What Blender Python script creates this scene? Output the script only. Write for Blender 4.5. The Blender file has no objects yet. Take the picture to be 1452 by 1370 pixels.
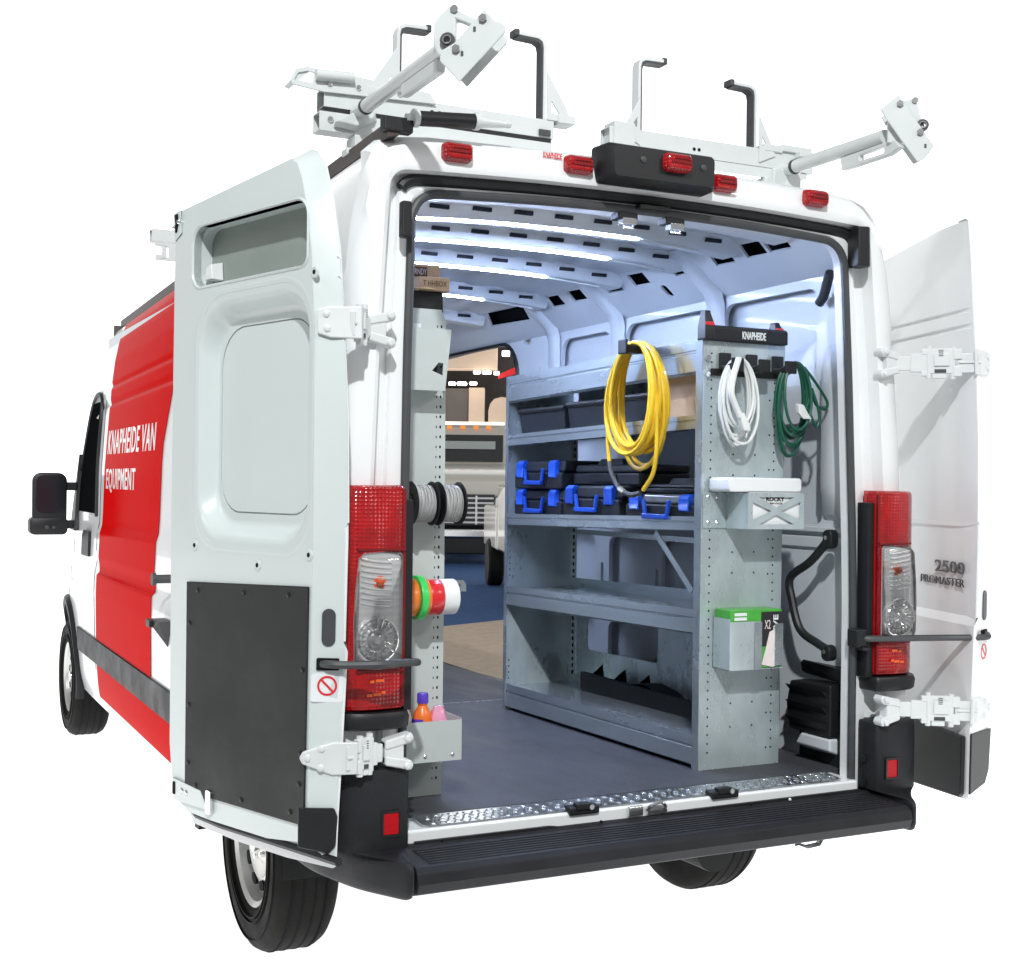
import bpy, bmesh, math, random
from mathutils import Vector, Matrix
R = math.radians
random.seed(7)
SC = bpy.context.scene
COL = SC.collection

# ------------------------------------------------------------------ camera
cam = bpy.data.cameras.new('camera')
cam_o = bpy.data.objects.new('camera', cam)
COL.objects.link(cam_o)
_yaw, _rol = 0.4431, 0.0123
_f = Vector((math.sin(_yaw), math.cos(_yaw), 0.0008)).normalized()
_r = Vector((math.cos(_yaw), -math.sin(_yaw), 0))
_u = _r.cross(_f)
_r2 = _r * math.cos(_rol) + _u * math.sin(_rol)
_u2 = _u * math.cos(_rol) - _r * math.sin(_rol)
m = Matrix((_r2, _u2, -_f)).transposed().to_4x4()
m.translation = Vector((-2.1445, -3.2333, 1.5908))
cam_o.matrix_world = m
cam.sensor_fit = 'HORIZONTAL'
cam.sensor_width = 36
cam.lens = 1816.9 / 1452 * 36
cam.shift_x = (726 - 672.0) / 1452
cam.shift_y = -(685 - 684.4) / 1452
cam.clip_end = 400
cam.clip_start = 0.05
SC.camera = cam_o

# ------------------------------------------------------------------ light: even pale surround + hall lamps
w = bpy.data.worlds.new('World')
SC.world = w
w.use_nodes = True
wb = w.node_tree.nodes['Background']
wb.inputs['Color'].default_value = (.96, .985, 1.0, 1)
wb.inputs['Strength'].default_value = 0.33


def lamp(name, kind, loc, target, power, size=1.0, color=(1, 1, 1), spot=60):
    l = bpy.data.lights.new(name, kind)
    l.energy = power
    l.color = color
    if kind == 'AREA':
        l.shape = 'DISK'
        l.size = size
    else:
        l.shadow_soft_size = size
    if kind == 'SPOT':
        l.spot_size = R(spot)
        l.spot_blend = 0.5
    o = bpy.data.objects.new(name, l)
    COL.objects.link(o)
    o.location = loc
    o.rotation_euler = (Vector(target) - Vector(loc)).to_track_quat('-Z', 'Y').to_euler()
    return o


lamp('hall_key_lamp', 'SPOT', (-3.6, -6.2, 7.4), (0.2, 0.6, 1.3), 2750, 0.14, (0.97, 0.995, 1.0), 60)
def ceiling_lamp(name, loc, target, power, sx, sy):
    o = lamp(name, 'AREA', loc, target, power, 1.0, (1.0, .98, .95))
    o.data.shape = 'RECTANGLE'
    o.data.size, o.data.size_y = sx, sy


ceiling_lamp('hall_ceiling_lamp', (4.2, -6.0, 6.2), (.3, .2, 1.4), 120, 2.4, .5)
ceiling_lamp('hall_ceiling_lamp', (-7.0, -1.0, 6.5), (-.9, 1.6, 1.4), 70, .5, 3.0)
SC.view_settings.view_transform = 'Standard'
SC.view_settings.look = 'None'
SC.view_settings.exposure = 0.10
SC.view_settings.gamma = 1.0
SC.cycles.max_bounces = 7
SC.cycles.diffuse_bounces = 4
SC.cycles.glossy_bounces = 4
SC.cycles.transmission_bounces = 6
SC.cycles.sample_clamp_indirect = 6.0
SC.cycles.caustics_reflective = False
SC.cycles.caustics_refractive = False

# ------------------------------------------------------------------ materials
MATS = {}


def mat(name, col, rough=0.5, metal=0.0, coat=0.0, var=0.0, vscale=6.0, bump=0.0, bscale=60.0, spec=0.5,
        rvar=0.0, emit=None, estr=0.0, trans=0.0, ior=1.45, pattern=None, stretch=None):
    m = bpy.data.materials.new(name)
    m.use_nodes = True
    nt = m.node_tree
    b = nt.nodes['Principled BSDF']
    b.inputs['Base Color'].default_value = (*col, 1)
    b.inputs['Roughness'].default_value = rough
    b.inputs['Metallic'].default_value = metal
    b.inputs['Specular IOR Level'].default_value = spec
    b.inputs['IOR'].default_value = ior
    if coat:
        b.inputs['Coat Weight'].default_value = coat
        b.inputs['Coat Roughness'].default_value = 0.06
    if trans:
        b.inputs['Transmission Weight'].default_value = trans
    if emit:
        b.inputs['Emission Color'].default_value = (*emit, 1)
        b.inputs['Emission Strength'].default_value = estr
    L = nt.links.new
    tc = nt.nodes.new('ShaderNodeTexCoord')
    src = tc.outputs['Object']
    if stretch:
        mp = nt.nodes.new('ShaderNodeMapping')
        mp.inputs['Scale'].default_value = stretch
        L(src, mp.inputs['Vector'])
        src = mp.outputs['Vector']
    if var or rvar:
        n = nt.nodes.new('ShaderNodeTexNoise')
        n.inputs['Scale'].default_value = vscale
        n.inputs['Detail'].default_value = 5
        n.inputs['Roughness'].default_value = 0.62
        L(src, n.inputs['Vector'])
        if var:
            r = nt.nodes.new('ShaderNodeMapRange')
            r.inputs['From Min'].default_value = 0.3
            r.inputs['From Max'].default_value = 0.7
            r.inputs['To Min'].default_value = 1 - var
            r.inputs['To Max'].default_value = 1 + var
            L(n.outputs['Fac'], r.inputs['Value'])
            mx = nt.nodes.new('ShaderNodeMix')
            mx.data_type = 'RGBA'
            mx.blend_type = 'MULTIPLY'
            mx.inputs[0].default_value = 1
            mx.inputs[6].default_value = (*col, 1)
            L(r.outputs['Result'], mx.inputs[7])
            L(mx.outputs[2], b.inputs['Base Color'])
        if rvar:
            r2 = nt.nodes.new('ShaderNodeMapRange')
            r2.inputs['From Min'].default_value = 0.3
            r2.inputs['From Max'].default_value = 0.7
            r2.inputs['To Min'].default_value = max(0.02, rough - rvar)
            r2.inputs['To Max'].default_value = rough + rvar
            L(n.outputs['Fac'], r2.inputs['Value'])
            L(r2.outputs['Result'], b.inputs['Roughness'])
    if bump:
        if pattern == 'cells':
            t = nt.nodes.new('ShaderNodeTexVoronoi')
            t.inputs['Scale'].default_value = bscale
            t.inputs['Randomness'].default_value = 0.0
            out = t.outputs['Distance']
        elif pattern == 'spangle':
            t = nt.nodes.new('ShaderNodeTexVoronoi')
            t.inputs['Scale'].default_value = bscale
            out = t.outputs['Color']
        elif pattern == 'wave':
            t = nt.nodes.new('ShaderNodeTexWave')
            t.inputs['Scale'].default_value = bscale
            out = t.outputs['Fac']
        else:
            t = nt.nodes.new('ShaderNodeTexNoise')
            t.inputs['Scale'].default_value = bscale
            t.inputs['Detail'].default_value = 3
            out = t.outputs['Fac']
        L(src, t.inputs['Vector'])
        bp = nt.nodes.new('ShaderNodeBump')
        bp.inputs['Strength'].default_value = bump
        bp.inputs['Distance'].default_value = 0.004
        L(out, bp.inputs['Height'])
        L(bp.outputs['Normal'], b.inputs['Normal'])
    MATS[name] = m
    return m


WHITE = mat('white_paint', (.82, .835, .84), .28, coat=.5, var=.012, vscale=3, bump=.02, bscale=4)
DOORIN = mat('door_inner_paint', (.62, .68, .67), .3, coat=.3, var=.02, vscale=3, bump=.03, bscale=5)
INNER = mat('inner_wall_paint', (.66, .70, .74), .38, coat=.15, var=.03, vscale=4, bump=.03, bscale=7)
HINGEW = mat('hinge_paint', (.68, .70, .70), .35, var=.02, vscale=20)
RACKW = mat('rack_white_coat', (.63, .66, .655), .26, coat=.3, var=.03, vscale=9)
RED = mat('red_vinyl', (.62, .003, .003), .16, var=.03, vscale=2, bump=.05, bscale=3, ior=1.016)
LETTER = mat('white_lettering', (.82, .80, .80), .3, coat=.3)
REDTXT = mat('red_lettering', (.7, .03, .04), .4)
BLACK = mat('black_plastic', (.011, .0115, .013), .45, var=.1, vscale=12, bump=.08, bscale=220)
BUMPER = mat('bumper_plastic', (.015, .015, .018), .5, var=.25, vscale=5, rvar=.12, bump=.22, bscale=320, spec=.35)
TYRE = mat('tyre_rubber', (.0065, .0062, .0058), .72, var=.4, vscale=9, rvar=.12, bump=.15, bscale=90, spec=.25)
RIM = mat('silver_rim', (.62, .62, .60), .34, metal=.75, var=.06, vscale=14)
DARK = mat('dark_void', (.008, .008, .010), .8, spec=.2)
SEAL = mat('rubber_seal', (.055, .058, .062), .5, var=.1, vscale=20)
PANEL = mat('door_hardboard', (.024, .0245, .0245), .56, var=.22, vscale=4, rvar=.12, bump=.15, bscale=260, spec=.3)
FLOORM = mat('load_floor_mat', (.060, .062, .070), .6, var=.18, vscale=7, bump=.3, bscale=240, rvar=.12, spec=.35, stretch=(1, .35, 1))
GALV = mat('galvanised_steel', (.60, .69, .71), .31, metal=.5, var=.20, vscale=3.0, stretch=(1.8, 1.8, .8), bump=.06, bscale=12, rvar=.12)
GALVD = mat('galvanised_rail', (.55, .61, .64), .24, metal=.8, var=.16, vscale=5.0, rvar=.08, stretch=(1, .25, 1))
GREYP = mat('grey_powder_coat', (.50, .545, .525), .42, var=.03, vscale=6, bump=.03, bscale=300)
CHROME = mat('bright_metal', (.78, .78, .78), .14, metal=1.0, var=.05, vscale=30)
DIAMOND = mat('tread_plate_aluminium', (.66, .69, .71), .22, metal=.95, var=.1, vscale=18, rvar=.08)
LENSR = mat('red_lens', (.36, .002, .004), .14, coat=.6, var=.3, vscale=16, bump=.9, bscale=95, pattern='cells')
LENSD = mat('dark_red_lens', (.20, .002, .004), .12, coat=1.0, bump=.3, bscale=70, pattern='cells')
LENSO = mat('orange_reflector', (.85, .11, .015), .2, coat=.8, bump=.6, bscale=90, pattern='cells')
POCKETSHADE = mat('pocket_shade', (.27, .31, .285), .6, var=.06, vscale=5)  # darker grey-green carries the shade inside the door pocket
REFLEX = mat('red_reflex', (.45, .004, .008), .3, spec=.3, bump=.2, bscale=150, pattern='cells')
REFLECT = mat('lamp_reflector', (.88, .88, .88), .16, metal=.55, bump=.35, bscale=55, pattern='cells')
CLEAR = mat('clear_lens', (.97, .98, .98), .03, trans=1.0, ior=1.25)
_nt = CLEAR.node_tree
_tr = _nt.nodes.new('ShaderNodeBsdfTransparent')
_gl = _nt.nodes.new('ShaderNodeBsdfGlossy')
_gl.inputs['Roughness'].default_value = .04
_lw = _nt.nodes.new('ShaderNodeFresnel')
_lw.inputs['IOR'].default_value = 1.4
_mx = _nt.nodes.new('ShaderNodeMixShader')
_nt.links.new(_lw.outputs[0], _mx.inputs[0])
_nt.links.new(_tr.outputs[0], _mx.inputs[1])
_nt.links.new(_gl.outputs[0], _mx.inputs[2])
_nt.links.new(_mx.outputs[0], _nt.nodes['Material Output'].inputs['Surface'])
GLASS = mat('dark_glass', (.012, .016, .016), .06, coat=1.0, spec=.6)
MIRGL = mat('mirror_glass', (.015, .018, .022), .12, spec=.4)
DARKCHROME = mat('dark_chrome_badge', (.07, .06, .065), .3, metal=.3)
TINT = mat('tinted_side_glass', (.006, .007, .008), .7, spec=.0)
SLOT = mat('slot_shade', (.03, .032, .04), .8, spec=.2)
LED = mat('led_strip_light', (1, 1, 1), .5, emit=(.55, .67, 1.0), estr=330.0)
BLUE = mat('blue_plastic', (.010, .075, .50), .34, coat=.2, var=.06, vscale=20)
CASE = mat('black_case_plastic', (.016, .018, .022), .45, var=.1, vscale=14, bump=.1, bscale=180)
CASEG = mat('smoked_lid', (.12, .125, .14), .25, coat=.4)
NAVY = mat('navy_label', (.012, .028, .10), .45)
YELLOW = mat('yellow_hose_rubber', (.86, .56, .03), .36, coat=.15, var=.06, vscale=30)
BRASS = mat('hose_fitting_metal', (.55, .50, .40), .3, metal=.9)
WCORD = mat('white_cord', (.76, .78, .77), .4, var=.03, vscale=30)
GCORD = mat('green_cord', (.010, .10, .06), .38, coat=.2, var=.1, vscale=30)
CARTON = mat('cardboard', (.55, .39, .25), .75, var=.08, vscale=12, bump=.1, bscale=120)
PRINT = mat('dark_print', (.10, .055, .045), .7)
INK = mat('black_print', (.02, .02, .022), .6)
PINKP = mat('pink_plastic', (.75, .12, .30), .35, coat=.3)
PURPLE = mat('purple_cap', (.10, .045, .50), .35, coat=.3)
ORANGE = mat('orange_plastic', (.85, .17, .02), .35, coat=.3)
GREENT = mat('green_tape', (.05, .62, .12), .35, coat=.3)
ORANGET = mat('orange_tape', (.80, .20, .03), .35, coat=.3)
REDT = mat('red_tape', (.68, .02, .025), .3, coat=.4)
WHITET = mat('white_tape', (.82, .83, .83), .3, coat=.3)
WHITEP = mat('white_plastic', (.80, .82, .83), .35, coat=.2)
WIRE = mat('wound_wire', (.72, .72, .71), .5, bump=1.0, bscale=120, pattern='wave', var=.08, vscale=50)
GREENB = mat('green_box_print', (.07, .40, .05), .45, coat=.2, var=.12, vscale=40)
GLOVE = mat('pale_print', (.80, .72, .70), .5, var=.04, vscale=30)
WRAPPER = mat('clear_wrapper', (.80, .35, .50), .12, coat=1.0, bump=.8, bscale=60)
BEIGEC = mat('beige_carpet', (.52, .42, .33), .95, var=.12, vscale=9, bump=.4, bscale=300, spec=.1)
BLUEC = mat('blue_carpet', (.045, .10, .24), .95, var=.12, vscale=9, bump=.4, bscale=300, spec=.1)
TRUCKW = mat('truck_cream_paint', (.70, .66, .58), .22, coat=.7)
HALLDARK = mat('hall_dark_panel', (.05, .042, .038), .8, var=.3, vscale=1.5)
BOARD = mat('beige_board', (.66, .50, .38), .7, var=.06, vscale=1)
BOARDG = mat('grey_board', (.13, .11, .10), .7, var=.1, vscale=1)
HALLLAMP = mat('hall_lamp_glow', (1, 1, 1), .5, emit=(1.0, .95, .86), estr=4.0)
HALLTUBE = mat('warm_lamp_glow', (1, 1, 1), .5, emit=(1.0, .9, .75), estr=1.6)
AMBER = mat('amber_marker', (.85, .25, .03), .3, emit=(1.0, .35, .05), estr=.5)
WHITEGLOW = mat('white_glow', (.9, .9, .9), .9, emit=(1, 1, 1), estr=1.0, spec=0.0)  # self-glowing white for the added sweep, so no shadow shows on it
CONCRETE = mat('unseen_floor_grey', (.36, .36, .36), .7, var=.08, vscale=2)
UNDER = mat('underbody_black', (.012, .012, .013), .75, var=.2, vscale=6)
RAILB = mat('bronze_roof_rail', (.085, .068, .062), .38, metal=.4, var=.1, vscale=8)


# ------------------------------------------------------------------ helpers
def finish(name, me, material, parent=None, smooth=True, angle=34, bev=0.0, seg=2, kind=None):
    me.name = name
    if material:
        me.materials.append(material)
    o = bpy.data.objects.new(name, me)
    COL.objects.link(o)
    if smooth:
        for p in me.polygons:
            p.use_smooth = True
        me.set_sharp_from_angle(angle=R(angle))
    if bev:
        md = o.modifiers.new('edge', 'BEVEL')
        md.width = bev
        md.segments = seg
        md.limit_method = 'ANGLE'
        md.angle_limit = R(40)
        md.harden_normals = True
    if parent is not None:
        attach(o, parent)
    if kind:
        o['kind'] = kind
    return o


def world_of(o):
    M_ = o.matrix_basis.copy()
    if o.parent:
        M_ = world_of(o.parent) @ o.matrix_parent_inverse @ M_
    return M_


def attach(o, parent):
    o.parent = parent
    o.matrix_parent_inverse = world_of(parent).inverted()


def thing(name, loc, label, cat, group=None):
    o = bpy.data.objects.new(name, None)
    o.empty_display_size = .1
    COL.objects.link(o)
    o.location = loc
    return tag(o, label, cat, group)


def tag(o, label, cat, group=None):
    o['label'] = label
    o['category'] = cat
    if group:
        o['group'] = group
    return o


def dup(o, parent=None):
    c = o.copy()
    COL.objects.link(c)
    if parent is not None:
        c.parent = parent
        c.matrix_parent_inverse = o.matrix_parent_inverse.copy()
    for ch in [x for x in bpy.data.objects if x.parent == o]:
        dup(ch, c)
    return c


class B:
    """collects shapes into one bmesh"""

    def __init__(s):
        s.bm = bmesh.new()

    def box(s, lo, hi, M_=None):
        lo, hi = [min(a, b) for a, b in zip(lo, hi)], [max(a, b) for a, b in zip(lo, hi)]
        P = [(lo[0], lo[1], lo[2]), (hi[0], lo[1], lo[2]), (hi[0], hi[1], lo[2]), (lo[0], hi[1], lo[2]),
             (lo[0], lo[1], hi[2]), (hi[0], lo[1], hi[2]), (hi[0], hi[1], hi[2]), (lo[0], hi[1], hi[2])]
        if M_:
            P = [M_ @ Vector(p) for p in P]
        v = [s.bm.verts.new(p) for p in P]
        for f in ((0, 3, 2, 1), (4, 5, 6, 7), (0, 1, 5, 4), (1, 2, 6, 5), (2, 3, 7, 6), (3, 0, 4, 7)):
            s.bm.faces.new([v[i] for i in f])
        return s

    def loft(s, loops, closed=True, cap0=True, cap1=True):
        V = [[s.bm.verts.new(p) for p in L] for L in loops]
        n = len(V[0])
        for a, b in zip(V, V[1:]):
            for i in range(n if closed else n - 1):
                j = (i + 1) % n
                try:
                    s.bm.faces.new((a[i], a[j], b[j], b[i]))
                except ValueError:
                    pass
        if closed and cap0:
            s.bm.faces.new(V[0][::-1])
        if closed and cap1:
            s.bm.faces.new(V[-1])
        return s

    def cyl(s, p0, p1, r, n=14, r1=None, cap=True):
        p0, p1 = Vector(p0), Vector(p1)
        z = (p1 - p0).normalized()
        x = z.orthogonal().normalized()
        y = z.cross(x)
        r1 = r if r1 is None else r1
        A = [p0 + x * r * math.cos(t) + y * r * math.sin(t) for t in [2 * math.pi * k / n for k in range(n)]]
        C = [p1 + x * r1 * math.cos(t) + y * r1 * math.sin(t) for t in [2 * math.pi * k / n for k in range(n)]]
        return s.loft([A, C], True, cap, cap)

    def tube(s, pts, r, n=8, closed=False):
        pts = [Vector(p) for p in pts]
        L = []
        N = len(pts)
        prev = None
        for i, p in enumerate(pts):
            a = pts[(i - 1) % N] if (closed or i > 0) else p
            c = pts[(i + 1) % N] if (closed or i < N - 1) else p
            t = (c - a).normalized()
            if prev is None:
                x = t.orthogonal().normalized()
            else:
                x = (prev - t * prev.dot(t))
                x = x.normalized() if x.length > 1e-6 else t.orthogonal().normalized()
            prev = x
            y = t.cross(x)
            L.append([p + x * r * math.cos(q) + y * r * math.sin(q) for q in [2 * math.pi * k / n for k in range(n)]])
        if closed:
            L.append(L[0])
            s.loft(L, True, False, False)
            bmesh.ops.remove_doubles(s.bm, verts=s.bm.verts, dist=1e-6)
        else:
            s.loft(L)
        return s

    def lathe(s, prof, o, axis, n=32, cap=True):
        """prof: (radius, along) ; o origin ; axis direction"""
        o = Vector(o)
        z = Vector(axis).normalized()
        x = z.orthogonal().normalized()
        y = z.cross(x)
        L = [[o + z * h + (x * math.cos(t) + y * math.sin(t)) * max(r, 1e-4) for t in [2 * math.pi * k / n for k in range(n)]]
             for r, h in prof]
        return s.loft(L, True, cap, cap)

    def plate(s, outer, holes, f, t0, t1):
        """flat sheet outline with real holes; f(u, v, w) maps to space, from w=t0 to t1"""
        loops = [outer] + list(holes)
        sides = []
        for tt in (t0, t1):
            E, LV = [], []
            for lp in loops:
                vs = [s.bm.verts.new(f(u, v, tt)) for u, v in lp]
                LV.append(vs)
                for i in range(len(vs)):
                    E.append(s.bm.edges.new((vs[i], vs[(i + 1) % len(vs)])))
            bmesh.ops.triangle_fill(s.bm, edges=E, use_beauty=True, use_dissolve=False)
            sides.append(LV)
        for A, C in zip(*sides):
            n = len(A)
            for i in range(n):
                j = (i + 1) % n
                s.bm.faces.new((A[i], A[j], C[j], C[i]))
        return s

    def obj(s, name, material, parent=None, **k):
        bmesh.ops.recalc_face_normals(s.bm, faces=s.bm.faces)
        me = bpy.data.meshes.new(name)
        s.bm.to_mesh(me)
        s.bm.free()
        return finish(name, me, material, parent, **k)


def rrect(u0, v0, u1, v1, r, n=5):
    """rounded rectangle; r a number or 4 radii (u1v1, u0v1, u0v0, u1v0)"""
    rr = r if isinstance(r, (tuple, list)) else (r,) * 4
    out = []
    for (cu, cv, a0, q) in ((u1, v1, 0, rr[0]), (u0, v1, 90, rr[1]), (u0, v0, 180, rr[2]), (u1, v0, 270, rr[3])):
        su = -1 if cu == u1 else 1
        sv = -1 if cv == v1 else 1
        for k in range(n + 1):
            a = R(a0 + 90 * k / n)
            out.append((cu + su * q + q * math.cos(a), cv + sv * q + q * math.sin(a)))
    return out


def circ(u, v, r, n=16, sy=1.0):
    return [(u + r * math.cos(2 * math.pi * k / n), v + r * sy * math.sin(2 * math.pi * k / n)) for k in range(n)]


def spline(pts, per=6, closed=False):
    P = [Vector(p) for p in pts]
    n = len(P)
    out = []
    rng = range(n if closed else n - 1)
    for i in rng:
        p0 = P[(i - 1) % n] if (closed or i > 0) else P[0] * 2 - P[1]
        p1, p2 = P[i], P[(i + 1) % n]
        p3 = P[(i + 2) % n] if (closed or i + 2 < n) else P[-1] * 2 - P[-2]
        for k in range(per):
            t = k / per
            out.append(.5 * ((2 * p1) + (p2 - p0) * t + (2 * p0 - 5 * p1 + 4 * p2 - p3) * t * t + (3 * p1 - p0 - 3 * p2 + p3) * t ** 3))
    if not closed:
        out.append(P[-1])
    return out


def resample(poly, n):
    P = [Vector(p) for p in poly]
    d = [0]
    for a, b in zip(P, P[1:]):
        d.append(d[-1] + (b - a).length)
    out = []
    for k in range(n):
        t = d[-1] * k / (n - 1)
        i = 0
        while i < len(d) - 2 and d[i + 1] < t:
            i += 1
        q = (t - d[i]) / max(1e-9, d[i + 1] - d[i])
        out.append(P[i].lerp(P[i + 1], q))
    return out


def interp(tab, x):
    if x <= tab[0][0]:
        return tab[0][1]
    for (a, fa), (b, fb) in zip(tab, tab[1:]):
        if x <= b:
            return fa + (fb - fa) * (x - a) / (b - a)
    return tab[-1][1]


def text(name, body, f, width, height, material, parent, depth=0.0015, bold=0.0, space=1.0):
    """flat lettering as mesh; f(u, v, w) maps u in 0..width, v in 0..height"""
    cu = bpy.data.curves.new(name, 'FONT')
    cu.body = body
    cu.size = 1
    cu.offset = bold
    cu.space_character = space
    cu.extrude = 0.02
    cu.resolution_u = 3
    o = bpy.data.objects.new(name, cu)
    COL.objects.link(o)
    bpy.context.view_layer.update()
    me = bpy.data.meshes.new_from_object(o)
    bpy.data.objects.remove(o)
    xs = [v.co.x for v in me.vertices]
    ys = [v.co.y for v in me.vertices]
    x0, x1, y0, y1 = min(xs), max(xs), min(ys), max(ys)
    for v in me.vertices:
        v.co = f((v.co.x - x0) / (x1 - x0) * width, (v.co.y - y0) / (y1 - y0) * height, depth if v.co.z > 0 else 0.0)
    me.materials.clear()
    return finish(name, me, material, parent, smooth=False)


def screw(p, nrm, r, material, parent, name='screw', h=.004):
    p, nrm = Vector(p), Vector(nrm).normalized()
    return B().lathe([(0, h), (r * .55, h), (r * .9, h * .6), (r, 0), (r, -h)], p, nrm, 10).obj(name, material, parent)

# ================================================================== setting
# added sweep: floor and curved wall glow white and light the van
NA = 40
arc = [(-2.1 + 45 * math.sin(R(-8 + 103 * k / NA)), -3.2 + 45 * math.cos(R(-8 + 103 * k / NA))) for k in range(NA + 1)]
fl = B()
fl.bm.faces.new([fl.bm.verts.new((x, y, 0)) for x, y in [(-18.9, 8.05), (-18.9, 30)] + arc + [(17.2, -9.1)]])
fl.obj('floor', WHITEGLOW, smooth=False)['kind'] = 'structure'
gf = B()
gf.bm.faces.new([gf.bm.verts.new((x, y, 0)) for x, y in [(-18.9, 8.05), (17.2, -9.1), (17.2, -22), (-18.9, -22)]])
gf.obj('unseen_floor', CONCRETE, smooth=False)['kind'] = 'structure'  # unseen near floor, added in grey to cut light from below
bk = B()
bk.loft([[(x, y, z) for x, y in arc] for z in (0, 8, 16, 24)], closed=False)
bk.obj('glow_backdrop', WHITEGLOW, smooth=True)['kind'] = 'structure'


def carpet(name, pts, z, material):
    b = B()
    b.loft([[(x, y, z) for x, y in pts], [(x, y, z + .012) for x, y in pts]])
    o = b.obj(name, material, smooth=False)
    o['kind'] = 'structure'


carpet('beige_carpet', [(1.15, 3.6), (4.2, 3.6), (6.0, 8.7), (5.2, 10.3), (3.0, 9.4), (1.3, 6.0)], .004, BEIGEC)
carpet('blue_carpet', [(3.0, 8.9), (4.9, 8.2), (10.6, 18.5), (11.5, 22.5), (7.4, 24.0), (6.0, 18.0)], -.002 + .004, BLUEC)

# ================================================================== the van
van = thing('cargo_van', (0, 2.6, 0), 'white high-roof cargo van with red side wrap and both rear doors folded back', 'van')

PROF = [(.36, .975), (.44, .995), (.50, 1.003), (.62, 1.012), (.76, 1.018), (1.00, 1.024), (1.10, 1.022), (1.118, 1.006), (1.15, 1.006),
        (1.20, 1.014), (1.34, 1.010), (1.38, .999), (1.44, .996), (1.70, .992), (2.00, .975), (2.04, .972), (2.055, .962), (2.085, .968),
        (2.14, .966), (2.16, .956), (2.18, .962), (2.30, .950), (2.40, .932), (2.46, .916), (2.51, .893), (2.54, .858), (2.557, .80), (2.567, .70), (2.573, .5), (2.578, .25), (2.58, 0)]
TOP = [(0, 2.58), (4.05, 2.475), (4.3, 2.41), (4.6, 2.20), (4.95, 1.86), (5.25, 1.56), (5.5, 1.34), (5.75, 1.18), (5.9, 1.0), (5.99, .8)]
WID = [(0, 1.0), (4.4, 1.0), (4.9, .985), (5.3, .95), (5.6, .88), (5.8, .78), (5.95, .62), (5.99, .5)]


def zmap(Y, z):
    t = interp(TOP, Y)
    base = .7
    if z <= base:
        return z
    return base + (z - base) * (t - base) / (2.58 - base)


def zunmap(Y, z):
    t = interp(TOP, Y)
    return z if z <= .7 else .7 + (z - .7) * (2.58 - .7) / (t - .7)


def surf(Y, z):
    return interp(PROF, zunmap(Y, z)) * interp(WID, Y)


RY, FY = 1.025, 5.03        # axles


def zbot(Y):
    for c in (RY, FY):
        d = abs(Y - c)
        if d < .455:
            return max(.625 if Y < RY else .36, .36 + math.sqrt(.455 ** 2 - d * d))
    if Y < RY:
        return .625
    return .36 if Y < 5.4 else .40


YS = [.10, .16, .25, .35, .45, .51] + [.515 + .91 * k / 18 for k in range(19)] + [1.43, 1.6, 1.9, 2.2, 2.5, 2.62, 2.9, 3.2, 3.5, 3.85, 4.05, 4.3, 4.5, 4.57] + \
     [4.575 + .91 * k / 18 for k in range(19)] + [5.49, 5.6, 5.7, 5.8, 5.88, 5.95, 5.99]
YS = sorted(set(round(y, 4) for y in YS))
SPLIT = 23                # profile index where the roof skin starts


def section(Y, sgn, i0, i1):
    zb = zbot(Y)
    out = []
    for i in range(i0, i1):
        z0, x0 = PROF[i]
        z = zmap(Y, z0)
        if z < zb:
            z = zb + i * 1e-4
            x0 = interp(PROF, zunmap(Y, z))
        out.append((sgn * x0 * interp(WID, Y), Y, z))
    return out


# left flank, right flank (with the sliding-door opening), roof skin
b = B()
b.loft([section(Y, -1, 0, SPLIT + 1) for Y in YS], closed=False)
b.obj('left_flank', WHITE, van, angle=50)
b = B()
V = [[b.bm.verts.new(p) for p in section(Y, 1, 0, SPLIT + 1)] for Y in YS]
for i in range(len(YS) - 1):
    for k in range(SPLIT):
        ym = (YS[i] + YS[i + 1]) / 2
        if 2.62 < ym < 3.85 and 2 <= k < 22:
            continue
        b.bm.faces.new((V[i][k], V[i][k + 1], V[i + 1][k + 1], V[i + 1][k]))
b.obj('right_flank', WHITE, van, angle=50)
b = B()
b.loft([section(Y, -1, SPLIT, len(PROF)) + section(Y, 1, SPLIT, len(PROF))[::-1][1:] for Y in YS], closed=False)
b.obj('roof_skin', WHITE, van, angle=50)


def skin_patch(name, y0, y1, z0, z1, material, off, nu=10, nv=30, rearf=None, frontf=None, thick=.002, sgn=-1, zf=None):
    """sheet that follows the left flank between two lengths and two heights"""
    A, C = [], []
    for i in range(nv + 1):
        z = z0 + (z1 - z0) * i / nv
        a0 = rearf(z) if rearf else y0
        a1 = frontf(z) if frontf else y1
        ra, rc = [], []
        for k in range(nu + 1):
            Y = a0 + (a1 - a0) * k / nu
            zz = zf(Y, z) if zf else z
            ra.append((sgn * (surf(Y, zz) + off), Y, zz))
            rc.append((sgn * (surf(Y, zz) + off - thick), Y, zz))
        A.append(ra)
        C.append(rc)
    b = B()
    va = [[b.bm.verts.new(p) for p in r] for r in A]
    vc = [[b.bm.verts.new(p) for p in r] for r in C]
    for i in range(nv):
        for k in range(nu):
            b.bm.faces.new((va[i][k], va[i][k + 1], va[i + 1][k + 1], va[i + 1][k]))
            b.bm.faces.new((vc[i][k], vc[i + 1][k], vc[i + 1][k + 1], vc[i][k + 1]))
    for i in range(nv):
        for k in (0, nu):
            b.bm.faces.new((va[i][k], va[i + 1][k], vc[i + 1][k], vc[i][k]))
    for k in range(nu):
        for i in (0, nv):
            b.bm.faces.new((va[i][k], va[i][k + 1], vc[i][k + 1], vc[i][k]))
    return b.obj(name, material, van, angle=50)


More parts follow.
